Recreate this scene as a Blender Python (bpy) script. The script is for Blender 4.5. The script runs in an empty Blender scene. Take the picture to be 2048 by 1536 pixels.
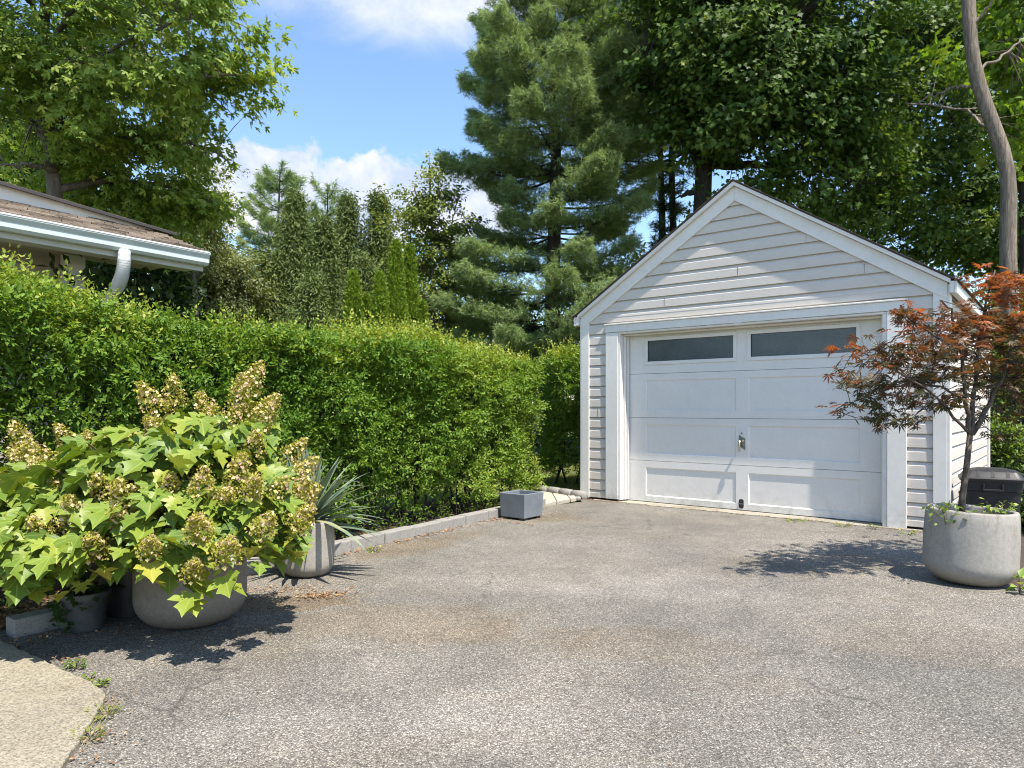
import bpy, math, random
import numpy as np
from mathutils import Vector, Matrix

R = math.radians
sc = bpy.context.scene
col = sc.collection
rng = np.random.default_rng(11)
random.seed(5)

# ------------------------------------------------------------------ camera
H, F, HZ = 1.15, 1400.0, 817.0          # eye height (m), focal length and horizon row (2048 px wide photo)
cam = bpy.data.cameras.new('camera'); cam_o = bpy.data.objects.new('camera', cam); col.objects.link(cam_o)
cam_o.location = (0, 0, H); cam_o.rotation_euler = (R(90), 0, 0)
cam.sensor_width = 36.0; cam.lens = F / 2048 * 36.0
cam.shift_y = (HZ - 768) / 2048.0
cam.clip_start = 0.05; cam.clip_end = 2000
sc.camera = cam_o

# ------------------------------------------------------------------ light
SUN = Vector((0.310, -0.414, 1.0)).normalized()
sc.view_settings.view_transform = 'Standard'; sc.view_settings.look = 'None'
sc.view_settings.gamma = 1.0; sc.view_settings.exposure = 1.0
sun = bpy.data.lights.new('sun', 'SUN'); sun_o = bpy.data.objects.new('sun', sun); col.objects.link(sun_o)
sun.energy = 4.9; sun.angle = R(0.53); sun.color = (1.0, 0.94, 0.84)
sun_o.rotation_euler = SUN.to_track_quat('Z', 'Y').to_euler(); sun_o.location = (8, -10, 30)

wd = bpy.data.worlds.new('World'); sc.world = wd; wd.use_nodes = True
def build_world():
    nt = wd.node_tree; nt.nodes.clear(); L = nt.links.new
    def nd(t, **k):
        n = nt.nodes.new(t)
        for a, b in k.items(): setattr(n, a, b)
        return n
    def mth(op, a, b=None, c=None, clamp=False):
        n = nd('ShaderNodeMath', operation=op); n.use_clamp = clamp
        for i, x in enumerate((a, b, c)):
            if x is None: continue
            if isinstance(x, (int, float)): n.inputs[i].default_value = x
            else: L(x, n.inputs[i])
        return n.outputs[0]
    def rmap(x, a, b, c=0.0, d=1.0):
        n = nd('ShaderNodeMapRange', interpolation_type='SMOOTHSTEP'); L(x, n.inputs[0])
        for i, q in enumerate((a, b, c, d)): n.inputs[i + 1].default_value = q
        return n.outputs[0]
    out = nd('ShaderNodeOutputWorld'); mix = nd('ShaderNodeMixShader')
    sky = nd('ShaderNodeTexSky', sky_type='NISHITA'); sky.sun_disc = False
    sky.sun_elevation = math.asin(SUN.z); sky.sun_rotation = math.atan2(SUN.x, SUN.y)
    sky.air_density = 1.0; sky.dust_density = 0.25; sky.ozone_density = 1.6
    bg = nd('ShaderNodeBackground'); bg.inputs[1].default_value = 0.15; hs = nd('ShaderNodeHueSaturation'); hs.inputs['Saturation'].default_value = 1.06; L(sky.outputs[0], hs.inputs['Color']); L(hs.outputs[0], bg.inputs[0])
    tc = nd('ShaderNodeTexCoord'); sep = nd('ShaderNodeSeparateXYZ'); L(tc.outputs['Generated'], sep.inputs[0])
    az = mth('ARCTAN2', sep.outputs[0], sep.outputs[1]); el = mth('ARCSINE', sep.outputs[2])
    def noise(scale, det, rough, dist=0.0, sz=1.0):
        mp = nd('ShaderNodeMapping'); L(tc.outputs['Generated'], mp.inputs[0]); mp.inputs['Scale'].default_value = (1, 1, sz)
        n = nd('ShaderNodeTexNoise'); L(mp.outputs[0], n.inputs['Vector'])
        n.inputs['Scale'].default_value = scale; n.inputs['Detail'].default_value = det
        n.inputs['Roughness'].default_value = rough; n.inputs['Distortion'].default_value = dist
        return n.outputs['Fac']
    n1 = noise(13, 9, 0.55, 0.2, 1.1); n2 = noise(6, 8, 0.6, 0.6, 2.2); n3 = noise(9, 7, 0.6)
    def ellipse(a0, e0, ra, re):
        x = mth('DIVIDE', mth('SUBTRACT', az, a0), ra); y = mth('DIVIDE', mth('SUBTRACT', el, e0), re)
        return mth('SUBTRACT', 1.0, mth('SQRT', mth('ADD', mth('MULTIPLY', x, x), mth('MULTIPLY', y, y))))
    # heaped cloud bank low in the north, thin sheet higher up, scattered cloud elsewhere
    c1 = mth('MAXIMUM', mth('MAXIMUM', ellipse(-0.20, 0.27, 0.10, 0.085), ellipse(-0.345, 0.285, 0.115, 0.075)), ellipse(-0.09, 0.27, 0.10, 0.07))
    d1 = rmap(mth('ADD', c1, mth('MULTIPLY', mth('SUBTRACT', n1, 0.5), 1.5)), 0.02, 0.20)
    c2 = mth('MAXIMUM', ellipse(-0.17, 0.545, 0.30, 0.085), ellipse(-0.30, 0.60, 0.25, 0.085))
    d2 = rmap(mth('ADD', c2, mth('MULTIPLY', mth('SUBTRACT', n2, 0.5), 1.3)), -0.1, 0.75, 0, 0.8)
    c3 = ellipse(1.75, 0.25, 0.85, 0.2)
    d3 = rmap(mth('ADD', c3, mth('MULTIPLY', mth('SUBTRACT', n1, 0.5), 1.8)), 0.0, 0.5, 0, 0.8)
    den = mth('MAXIMUM', mth('MAXIMUM', d1, d2), d3)
    ramp = nd('ShaderNodeValToRGB'); L(n3, ramp.inputs[0])
    e = ramp.color_ramp.elements
    e[0].position = 0.40; e[0].color = (0.56, 0.66, 0.88, 1); e[1].position = 0.60; e[1].color = (0.93, 0.93, 0.97, 1)
    bc = nd('ShaderNodeBackground'); bc.inputs[1].default_value = 0.60; L(ramp.outputs[0], bc.inputs[0])
    L(den, mix.inputs[0]); L(bg.outputs[0], mix.inputs[1]); L(bc.outputs[0], mix.inputs[2]); L(mix.outputs[0], out.inputs[0])
build_world()
cy = sc.cycles
cy.max_bounces = 6; cy.diffuse_bounces = 3; cy.glossy_bounces = 2; cy.transmission_bounces = 4; cy.transparent_max_bounces = 4
cy.filter_width = 1.05; cy.use_adaptive_sampling = True; cy.sample_clamp_indirect = 6.0

# ------------------------------------------------------------------ helpers
def px(u, v, Y):            # a point Y metres in front of the camera seen at photo pixel (u, v)
    return np.array([(u - 1024) / F * Y, Y, H + (HZ - v) / F * Y])
def gp(u, v):               # ground point seen at photo pixel (u, v)
    Y = H * F / (v - HZ); return ((u - 1024) / F * Y, Y)
def nrm(a):
    return a / np.maximum(np.linalg.norm(a, axis=-1, keepdims=True), 1e-9)
class SineNoise:
    def __init__(s, freq, seed, n=10):
        r = np.random.default_rng(seed)
        s.k = nrm(r.normal(size=(n, 3))) * freq * r.uniform(0.6, 1.7, (n, 1)); s.p = r.uniform(0, 6.28, n)
    def __call__(s, P):
        return np.sin(np.asarray(P) @ s.k.T + s.p).mean(axis=-1) * 1.9     # about -1..1
def tag(o, label=None, cat=None, group=None, kind=None):
    if label: o['label'] = label
    if cat: o['category'] = cat
    if group: o['group'] = group
    if kind: o['kind'] = kind
    return o
def empty(name, loc=(0, 0, 0), rz=0.0):
    o = bpy.data.objects.new(name, None); col.objects.link(o); o.location = tuple(loc); o.rotation_euler = (0, 0, rz); o.empty_display_size = 0.1
    return o
def link_mesh(name, me, mat, parent):
    o = bpy.data.objects.new(name, me); col.objects.link(o)
    if mat: me.materials.append(mat)
    if parent: o.parent = parent
    return o
class MB:
    def __init__(s): s.v = []; s.f = []
    def poly(s, pts):
        b = len(s.v); s.v += [tuple(p) for p in pts]; s.f.append(tuple(range(b, b + len(pts)))); return s
    def box(s, x0, x1, y0, y1, z0, z1):
        b = len(s.v)
        s.v += [(x0, y0, z0), (x1, y0, z0), (x1, y1, z0), (x0, y1, z0), (x0, y0, z1), (x1, y0, z1), (x1, y1, z1), (x0, y1, z1)]
        s.f += [tuple(b + i for i in q) for q in ((3, 2, 1, 0), (4, 5, 6, 7), (0, 1, 5, 4), (1, 2, 6, 5), (2, 3, 7, 6), (3, 0, 4, 7))]; return s
    def prism(s, pts, off):     # closed polygon pushed along off
        n = len(pts); b = len(s.v); off = Vector(off)
        s.v += [tuple(p) for p in pts] + [tuple(Vector(p) + off) for p in pts]
        s.f.append(tuple(b + i for i in reversed(range(n)))); s.f.append(tuple(b + n + i for i in range(n)))
        for i in range(n):
            j = (i + 1) % n; s.f.append((b + i, b + j, b + n + j, b + n + i))
        return s
    def tube(s, path, radii, n=8, cap=True, squash=1.0):
        P = [Vector(p) for p in path]
        if not hasattr(radii, '__len__'): radii = [radii] * len(P)
        b = len(s.v); up = Vector((0.13, 0.21, 0.97))
        t0 = (P[1] - P[0]).normalized(); x = t0.orthogonal().normalized() if abs(t0.dot(up)) > .95 else t0.cross(up).normalized()
        for i, p in enumerate(P):
            t = (P[min(i + 1, len(P) - 1)] - P[max(i - 1, 0)])
            t = t.normalized() if t.length > 1e-9 else t0
            x = (x - t * x.dot(t)).normalized(); y = t.cross(x)
            for k in range(n):
                a = 2 * math.pi * k / n; s.v.append(tuple(p + (x * math.cos(a) + y * math.sin(a) * squash) * radii[i]))
        for i in range(len(P) - 1):
            for k in range(n):
                k2 = (k + 1) % n; s.f.append((b + i * n + k, b + i * n + k2, b + (i + 1) * n + k2, b + (i + 1) * n + k))
        if cap:
            s.f.append(tuple(b + k for k in reversed(range(n)))); e = b + (len(P) - 1) * n; s.f.append(tuple(e + k for k in range(n)))
        return s
    def lathe(s, prof, n=48, cx=0, cy=0):
        b = len(s.v)
        for r, z in prof:
            for k in range(n):
                a = 2 * math.pi * k / n; s.v.append((cx + r * math.cos(a), cy + r * math.sin(a), z))
        for i in range(len(prof) - 1):
            for k in range(n):
                k2 = (k + 1) % n; s.f.append((b + i * n + k, b + i * n + k2, b + (i + 1) * n + k2, b + (i + 1) * n + k))
        s.f.append(tuple(b + k for k in reversed(range(n)))); e = b + (len(prof) - 1) * n; s.f.append(tuple(e + k for k in range(n)))
        return s
    def build(s, name, mat, parent=None, smooth=False, bevel=0.0, seg=2, auto=None):
        me = bpy.data.meshes.new(name); me.from_pydata(s.v, [], s.f); me.update()
        o = link_mesh(name, me, mat, parent)
        if smooth or auto: me.polygons.foreach_set('use_smooth', [True] * len(me.polygons))
        if auto is not None: me.set_sharp_from_angle(angle=R(auto))
        if bevel:
            m = o.modifiers.new('bevel', 'BEVEL'); m.width = bevel; m.segments = seg; m.limit_method = 'ANGLE'; m.angle_limit = R(40)
        return o
def np_mesh(name, V, Fc, mat, parent=None, tint=None, smooth=False):
    """V (n,3) verts, Fc (m,k) faces of equal size, tint one value per face"""
    me = bpy.data.meshes.new(name); m, k = Fc.shape
    me.vertices.add(len(V)); me.vertices.foreach_set('co', np.ascontiguousarray(V, np.float32).ravel())
    me.loops.add(m * k); me.loops.foreach_set('vertex_index', np.ascontiguousarray(Fc, np.int32).ravel())
    me.polygons.add(m); me.polygons.foreach_set('loop_start', np.arange(0, m * k, k, dtype=np.int32))
    if smooth: me.polygons.foreach_set('use_smooth', np.ones(m, dtype=bool))
    me.update(calc_edges=True); me.validate()
    if tint is not None:
        a = me.attributes.new('tint', 'FLOAT', 'FACE'); a.data.foreach_set('value', np.ascontiguousarray(tint, np.float32))
    return link_mesh(name, me, mat, parent)
def leaf_mesh(name, tmpl, P, D, N, S, tint, mat, parent=None, smooth=False):
    """many copies of one leaf shape: base P, pointing along D, face normal about N, size S"""
    tv, tf = tmpl; P = np.asarray(P); n = len(P)
    S = np.broadcast_to(np.asarray(S, float), (n,)); y = nrm(np.asarray(D)); z = np.asarray(N) - (np.asarray(N) * y).sum(-1, keepdims=True) * y
    z = nrm(z); x = np.cross(y, z)
    V = P[:, None, :] + S[:, None, None] * (tv[None, :, 0:1] * x[:, None] + tv[None, :, 1:2] * y[:, None] + tv[None, :, 2:3] * z[:, None])
    Fc = (tf[None] + (np.arange(n) * len(tv))[:, None, None]).reshape(-1, tf.shape[1])
    return np_mesh(name, V.reshape(-1, 3), Fc, mat, parent, np.repeat(tint, len(tf)), smooth)
# leaf shapes: unit length along +y from the stalk
def fan_leaf(outline, centre=(0, 0.38, 0.0), cup=0.06):
    o = [(x, y, cup * (abs(x) * 1.2) - 0.10 * y * y) for x, y in outline]; v = np.array([centre] + o)
    n = len(o); f = np.array([(0, 1 + i, 1 + (i + 1) % n) for i in range(n)]); return v, f
def mirror(half): return half + [(-x, y) for x, y in reversed(half) if abs(x) > 1e-6]
DIAMOND = (np.array([(0, 0, 0), (0.27, 0.42, 0.07), (0, 1, -0.06), (-0.27, 0.42, 0.07)]), np.array([(0, 1, 2), (0, 2, 3)]))
NARROW = (np.array([(0, 0, 0), (0.13, 0.40, 0.03), (0, 1, -0.06), (-0.13, 0.40, 0.03)]), np.array([(0, 1, 2), (0, 2, 3)]))
SPRAY = (np.array([(0, 0, 0), (0.20, 0.35, 0), (0.12, 0.45, 0), (0.24, 0.72, -.04), (0, 1, -0.12), (-0.24, 0.72, -.04), (-0.12, 0.45, 0), (-0.20, 0.35, 0)]),
         np.array([(0, 1, 2), (0, 2, 6), (2, 3, 4), (2, 4, 6), (6, 4, 5), (0, 6, 7)]))
SILVER = fan_leaf(mirror([(0, 0.0), (0.12, 0.10), (0.30, -0.02), (0.18, 0.20), (0.50, 0.30), (0.62, 0.66), (0.30, 0.42), (0.10, 0.42), (0.20, 0.74), (0, 1.08)]))
NORWAY = fan_leaf(mirror([(0, 0.0), (0.26, -0.06), (0.46, 0.02), (0.28, 0.18), (0.66, 0.44), (0.34, 0.44), (0.38, 0.70), (0.15, 0.58), (0.14, 0.80), (0, 1.04)]))
OAK = fan_leaf(mirror([(0, 0.0), (0.20, -0.08), (0.42, -0.02), (0.32, 0.14), (0.56, 0.22), (0.70, 0.50), (0.46, 0.48), (0.27, 0.46), (0.40, 0.72), (0.24, 0.78), (0.12, 0.90), (0, 1.08)]), (0, 0.40, -0.04), 0.30)
def palm_leaf(n=7, w=0.085):
    v, f = [], []
    for i in range(n):
        a = R(-105 + 210 * i / (n - 1)); l = 1.0 - 0.45 * abs(i - (n - 1) / 2) / ((n - 1) / 2)
        d = np.array([math.sin(a), math.cos(a)]); s_ = np.array([d[1], -d[0]]); b = len(v)
        for q, k, z in ((0, 0, 0), (0.45 * l, w, 0.02), (l, 0, -0.13 * l), (0.45 * l, -w, 0.02)):
            p = d * q + s_ * k; v.append((p[0], p[1], z))
        f += [(b, b + 1, b + 2), (b, b + 2, b + 3)]
    return np.array(v), np.array(f)
PALM = palm_leaf()
# ------------------------------------------------------------------ materials
MATS = {}
def newmat(name):
    m = bpy.data.materials.new(name); m.use_nodes = True; nt = m.node_tree; nt.nodes.clear(); MATS[name] = m
    return m, nt
class NT:
    def __init__(s, nt): s.nt = nt
    def n(s, t, **k):
        x = s.nt.nodes.new(t)
        for a, b in k.items(): setattr(x, a, b)
        return x
    def l(s, a, b): s.nt.links.new(a, b)
    def tc(s, out='Object'): return s.n('ShaderNodeTexCoord').outputs[out]
    def map(s, vec, scale=(1, 1, 1)):
        m = s.n('ShaderNodeMapping'); s.l(vec, m.inputs[0]); m.inputs['Scale'].default_value = scale; return m.outputs[0]
    def noise(s, vec, scale, detail=4, rough=.55, dist=0.0):
        x = s.n('ShaderNodeTexNoise'); s.l(vec, x.inputs['Vector']); x.inputs['Scale'].default_value = scale
        x.inputs['Detail'].default_value = detail; x.inputs['Roughness'].default_value = rough; x.inputs['Distortion'].default_value = dist
        return x.outputs['Fac']
    def vor(s, vec, scale, out='Color', feature='F1'):
        x = s.n('ShaderNodeTexVoronoi', feature=feature); s.l(vec, x.inputs['Vector']); x.inputs['Scale'].default_value = scale; return x.outputs[out]
    def ramp(s, fac, stops, mode='LINEAR'):
        r = s.n('ShaderNodeValToRGB'); s.l(fac, r.inputs[0]); cr = r.color_ramp; cr.interpolation = mode
        while len(cr.elements) < len(stops): cr.elements.new(0.5)
        for e, (p, c) in zip(cr.elements, stops):
            e.position = p; e.color = (c, c, c, 1) if isinstance(c, (int, float)) else (*c, 1)
        return r.outputs[0]
    def mix(s, fac, a, b, mode='MIX'):
        x = s.n('ShaderNodeMix', data_type='RGBA', blend_type=mode)
        for i, q in ((0, fac), (6, a), (7, b)):
            if isinstance(q, (int, float)): x.inputs[i].default_value = q
            elif isinstance(q, tuple): x.inputs[i].default_value = (*q, 1)
            else: s.l(q, x.inputs[i])
        return x.outputs[2]
    def math(s, op, a, b=0.0):
        x = s.n('ShaderNodeMath', operation=op)
        for i, q in enumerate((a, b)):
            if isinstance(q, (int, float)): x.inputs[i].default_value = q
            else: s.l(q, x.inputs[i])
        return x.outputs[0]
    def bump(s, h, strength, dist):
        b = s.n('ShaderNodeBump'); s.l(h, b.inputs['Height']); b.inputs['Strength'].default_value = strength; b.inputs['Distance'].default_value = dist
        return b.outputs[0]
    def principled(s, base, rough=.5, normal=None, metallic=0.0, spec=.5):
        p = s.n('ShaderNodeBsdfPrincipled'); o = s.n('ShaderNodeOutputMaterial'); s.l(p.outputs[0], o.inputs[0])
        for k, q in (('Base Color', base), ('Roughness', rough)):
            if isinstance(q, tuple): p.inputs[k].default_value = (*q, 1)
            elif isinstance(q, (int, float)): p.inputs[k].default_value = q
            else: s.l(q, p.inputs[k])
        p.inputs['Metallic'].default_value = metallic; p.inputs['Specular IOR Level'].default_value = spec
        if normal is not None: s.l(normal, p.inputs['Normal'])
        return p
def leaf_mat(name, stops, trans=0.35, rough=.42, spec=.5, tcol=(1.25, 1.15, .45), noise=0.18, nscale=1.6, veins=False):
    m, nt = newmat(name); g = NT(nt)
    at = g.n('ShaderNodeAttribute', attribute_name='tint')
    fac = g.math('ADD', at.outputs['Fac'], g.math('MULTIPLY', g.math('SUBTRACT', g.noise(g.tc(), nscale, 2), 0.5), noise * 2))
    c = g.ramp(fac, stops)
    if veins:          # pale midrib and side veins, blotched yellowing
        lp = g.n('ShaderNodeAttribute', attribute_name='leafpos'); sx = g.n('ShaderNodeSeparateXYZ'); g.l(lp.outputs['Vector'], sx.inputs[0]); ax = g.math('ABSOLUTE', sx.outputs[0])
        ang = g.math('ARCTAN2', ax, g.math('ADD', sx.outputs[1], .02)); ln = g.n('ShaderNodeVectorMath', operation='LENGTH'); g.l(lp.outputs['Vector'], ln.inputs[0]); v_ = None
        for a_ in (0.0, .50, .92, 1.35):
            q_ = g.ramp(g.math('MULTIPLY', g.math('ABSOLUTE', g.math('SUBTRACT', ang, a_)), ln.outputs['Value']), [(.008, .45 if a_ == 0 else .28), (.028, 0.0)]); v_ = q_ if v_ is None else g.math('MAXIMUM', v_, q_)
        bl_ = g.ramp(g.noise(g.tc(), 22, 4, .7), [(.55, 0.0), (.72, .5)])
        c = g.mix(bl_, c, g.mix(1.0, c, (1.35, 1.05, .8), 'MULTIPLY')); c = g.mix(v_, c, (.40, .45, .13))
    p = g.n('ShaderNodeBsdfPrincipled'); g.l(c, p.inputs['Base Color']); p.inputs['Roughness'].default_value = rough; p.inputs['Specular IOR Level'].default_value = spec
    t = g.n('ShaderNodeBsdfTranslucent'); g.l(g.mix(1.0, c, tcol, 'MULTIPLY'), t.inputs[0])
    x = g.n('ShaderNodeMixShader'); x.inputs[0].default_value = trans; g.l(p.outputs[0], x.inputs[1]); g.l(t.outputs[0], x.inputs[2])
    o = g.n('ShaderNodeOutputMaterial'); g.l(x.outputs[0], o.inputs[0]); return m
def simple_mat(name, base, rough=.5, var=.08, scale=8, bump=0.0, bscale=60, bdist=.002, metallic=0, spec=.5, stretch=(1, 1, 1)):
    m, nt = newmat(name); g = NT(nt); v = g.map(g.tc(), stretch)
    n = g.noise(v, scale, 5, .6)
    c = g.ramp(n, [(0.3, tuple(b * (1 - var) for b in base)), (0.7, tuple(min(1, b * (1 + var)) for b in base))])
    nn = g.bump(g.noise(v, bscale, 4, .6), bump, bdist) if bump else None
    g.principled(c, rough, nn, metallic, spec); return m

def mat_asphalt():
    m, nt = newmat('aged_asphalt'); g = NT(nt); v = g.tc()
    big = g.noise(v, 0.55, 5, .6, .4); mid = g.noise(v, 2.6, 5, .62, .3); brown = g.noise(g.map(v, (1, 1.5, 1)), 0.62, 7, .68, .8)
    cell = g.vor(v, 165, 'Color'); sp = g.n('ShaderNodeSeparateColor'); g.l(cell, sp.inputs[0])
    cell2 = g.vor(v, 300, 'Color'); sp2 = g.n('ShaderNodeSeparateColor'); g.l(cell2, sp2.inputs[0])
    dist = g.vor(v, 165, 'Distance')
    chips = g.ramp(sp.outputs[0], [(0.0, (.115, .109, .100)), (.35, (.182, .173, .160)), (.7, (.232, .221, .205)), (.9, (.305, .291, .270)), (1.0, (.45, .43, .40))])
    fine = g.ramp(sp2.outputs[1], [(0, .62), (.6, 1.0), (1, 1.35)])
    c = g.mix(1.0, chips, fine, 'MULTIPLY')
    gap = g.ramp(dist, [(.35, 1.0), (.85, .45)]); c = g.mix(1.0, c, gap, 'MULTIPLY')
    tone = g.ramp(big, [(.30, (.74, .74, .76)), (.5, (1.0, .99, .97)), (.68, (1.20, 1.18, 1.16))]); c = g.mix(1.0, c, tone, 'MULTIPLY')
    t2 = g.ramp(mid, [(.3, .84), (.7, 1.14)]); c = g.mix(1.0, c, t2, 'MULTIPLY')
    bf = g.ramp(brown, [(.50, 0.0), (.70, .35)]); c = g.mix(bf, c, g.mix(1.0, c, (.98, .86, .68), 'MULTIPLY'))
    # old brown stains left by wet leaves: across the middle of the drive and along the kerb
    def blot(cx, cy, rx, ry, rot):
        mp = g.n('ShaderNodeMapping', vector_type='TEXTURE'); g.l(v, mp.inputs[0]); mp.inputs['Location'].default_value = (cx, cy, 0); mp.inputs['Rotation'].default_value = (0, 0, rot); mp.inputs['Scale'].default_value = (rx, ry, 100)
        ln = g.n('ShaderNodeVectorMath', operation='LENGTH'); g.l(mp.outputs[0], ln.inputs[0]); return ln.outputs['Value']
    wob = g.math('MULTIPLY', g.math('SUBTRACT', g.noise(v, 2.2, 7, .7, .6), .5), 2.2)
    for cx, cy, rx, ry, rot, k in ((-.55, 3.75, 1.1, .42, -.12, .42), (.45, 3.45, .75, .32, -.2, .34), (-1.25, 4.15, .4, .25, .3, .75), (-.75, 5.9, .9, .28, .95, .6), (.3, 7.3, .5, .3, .2, .6), (2.2, 5.2, .9, .5, .2, .35)):
        d_ = g.math('ADD', blot(cx, cy, rx, ry, rot), wob); f_ = g.ramp(d_, [(.55, k), (1.0, 0.0)]); c = g.mix(f_, c, g.mix(1.0, c, (.90, .76, .57), 'MULTIPLY'))
    # paler worn wheel tracks and a few hairline cracks
    for cx, cy, rx, ry, rot, k in ((.55, 4.55, 1.5, .45, -.1, .7), (-.35, 2.6, 1.0, .35, .1, .5), (.9, 5.9, 1.1, .4, -.5, .5)):
        d_ = g.math('ADD', blot(cx, cy, rx, ry, rot), wob); f_ = g.ramp(d_, [(.4, k), (1.1, 0.0)]); c = g.mix(f_, c, g.mix(1.0, c, (1.30, 1.31, 1.33), 'MULTIPLY'))
    cr = g.n('ShaderNodeTexVoronoi', feature='DISTANCE_TO_EDGE'); nz = g.n('ShaderNodeTexNoise'); g.l(v, nz.inputs['Vector']); nz.inputs['Scale'].default_value = 3.0; nz.inputs['Detail'].default_value = 5
    g.l(g.mix(.35, v, nz.outputs['Color'], 'ADD'), cr.inputs['Vector']); cr.inputs['Scale'].default_value = .55
    ck = g.math('MULTIPLY', g.ramp(cr.outputs['Distance'], [(.0015, 1.0), (.005, 0.0)]), g.ramp(g.noise(v, .8, 3), [(.50, 0.0), (.58, .6)])); c = g.mix(ck, c, (.03, .028, .025))
    h = g.math('ADD', g.math('MULTIPLY', sp.outputs[0], .6), g.math('SUBTRACT', 0.6, dist))
    c = g.mix(1.0, c, (1.0, .965, .90), 'MULTIPLY')
    g.principled(c, .88, g.bump(h, .7, .0035), 0, .3); return m
def mat_concrete(name, base, stain=(.55, .48, .38), scale=1.0, speck=170, pits=True, sfac=.45, con=1.0, splash=False):
    m, nt = newmat(name); g = NT(nt); v = g.tc()
    n1 = g.noise(v, 2.2 * scale, 6, .65, .3); n2 = g.noise(v, 34 * scale, 4, .6); sp = g.n('ShaderNodeSeparateColor'); g.l(g.vor(v, speck, 'Color'), sp.inputs[0])
    c = g.ramp(n1, [(.3, tuple(b * .84 for b in base)), (.7, tuple(min(1, b * 1.1) for b in base))])
    c = g.mix(1.0, c, g.ramp(sp.outputs[0], [(0, 1 - .20 * con), (.5, .99), (1, 1 + .13 * con)]), 'MULTIPLY')
    c = g.mix(1.0, c, g.ramp(n2, [(.3, .88), (.7, 1.08)]), 'MULTIPLY')
    st = g.ramp(g.noise(v, 1.1 * scale, 6, .7, .8), [(.52, 0.0), (.72, sfac)]); c = g.mix(st, c, g.mix(1.0, c, stain, 'MULTIPLY'))
    if splash:         # soil splash at the foot and runs under the rim
        sx = g.n('ShaderNodeSeparateXYZ'); g.l(v, sx.inputs[0]); rn = g.noise(g.map(v, (1, 1, .12)), 26, 5, .7)
        lo = g.math('MULTIPLY', g.ramp(sx.outputs[2], [(.02, .8), (.15, 0.0)]), g.ramp(n1, [(.3, .4), (.6, 1.0)])); hi = g.math('MULTIPLY', g.ramp(sx.outputs[2], [(.10, 0.0), (.46, .75)]), g.ramp(rn, [(.50, 0.0), (.66, 1.0)]))
        c = g.mix(g.math('MAXIMUM', lo, hi), c, g.mix(1.0, c, (.66, .60, .52), 'MULTIPLY'))
    h = g.math('ADD', sp.outputs[1], g.math('MULTIPLY', n2, 1.2))
    if pits:
        pt = g.ramp(g.vor(v, 38 * scale, 'Distance'), [(.05, 0.0), (.10, 1.0)]); c = g.mix(1.0, c, g.mix(pt, (.45, .45, .45), (1, 1, 1)), 'MULTIPLY')
    g.principled(c, .85, g.bump(h, .35, .002), 0, .3); return m
def mat_paint(name, base, grain=0.25, dirt=0.25, rough=.45, axis=(1, 1, 14)):
    """painted timber: faint grain along the boards, grime specks, peeling near the ground"""
    m, nt = newmat(name); g = NT(nt); v = g.tc()
    gr = g.noise(g.map(v, axis), 9, 6, .65); n1 = g.noise(v, 1.7, 5, .6); n2 = g.noise(v, 7, 6, .7, .5)
    c = g.ramp(n1, [(.3, tuple(b * .95 for b in base)), (.7, tuple(min(1, b * 1.02) for b in base))])
    c = g.mix(1.0, c, g.ramp(gr, [(.3, .96), (.7, 1.02)]), 'MULTIPLY')
    sx = g.n('ShaderNodeSeparateXYZ'); g.l(v, sx.inputs[0])
    low = g.ramp(sx.outputs[2], [(0.0, 1.0), (.16, .25), (.34, 0.0)])
    df = g.math('MULTIPLY', g.math('ADD', g.math('MULTIPLY', low, .9), .12), g.ramp(n2, [(.42, 0.0), (.68, 1.0)]))
    c = g.mix(g.math('MULTIPLY', df, dirt * 2), c, (.33, .31, .25))
    g.principled(c, rough, g.bump(gr, grain, .002), 0, .4); return m
def mat_bark(name, a, b, scale=9, stretch=.16, dist=.02):
    m, nt = newmat(name); g = NT(nt); v = g.map(g.tc(), (1, 1, stretch))
    n = g.noise(v, scale * 2.2, 6, .7, .6); big = g.noise(g.tc(), 1.5, 4, .6)
    c = g.mix(1.0, g.ramp(n, [(.32, a), (.66, b)]), g.ramp(big, [(.3, .75), (.7, 1.2)]), 'MULTIPLY')
    g.principled(c, .9, g.bump(n, .9, dist), 0, .2); return m

ASPHALT = mat_asphalt()
CONC_PATH = mat_concrete('concrete_path', (.262, .230, .168), (.66, .58, .48), speck=170, sfac=.6, con=2.2)
CONC_KERB = mat_concrete('concrete_kerb', (.28, .265, .24), speck=220)
CONC_POT = mat_concrete('concrete_planter', (.335, .315, .28), (.80, .76, .68), 1.2, 700, sfac=.4, splash=True)
CONC_POT_SHADE = mat_concrete('shaded_concrete_planter', (.215, .19, .16), (.75, .70, .62), 1.2, 600, sfac=.6, splash=True)  # planter concrete again, with the shade of the hydrangea put into its colour
SLAB = mat_concrete('pale_stone_slab', (.43, .38, .31), speck=120, pits=False)
SILL = mat_concrete('old_concrete_sill', (.32, .29, .235), speck=90, sfac=.7)
WHITE = mat_paint('white_trim_paint', (.71, .68, .635), .08, .40, .42, (2, 14, 2))
WHITE_DOOR = mat_paint('white_door_paint', (.72, .69, .645), .04, .30, .38, (5, 5, 5))
SIDING = mat_paint('pale_grey_siding', (.585, .53, .475), .4, .35, .55)
SEAM = simple_mat('dark_gap', (.05, .05, .05), .9)
SHINGLE_D = simple_mat('dark_shingle', (.075, .060, .048), .95, .4, 30, .6, 90, .004)
STEEL = simple_mat('dull_steel', (.32, .33, .35), .32, .2, 40, metallic=.9)
BRASS = simple_mat('worn_brass', (.55, .47, .30), .28, .2, 40, metallic=.9)
BLACKP = simple_mat('black_plastic', (.022, .022, .023), .42, .25, 14, .2, 120, .0008)
BLACKBIN = simple_mat('weathered_black_plastic', (.013, .012, .012), .5, .5, 6, .25, 90, .001)
GREYPOT = simple_mat('dark_grey_plastic', (.055, .056, .056), .5, .3, 12, .2, 80, .001)
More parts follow.
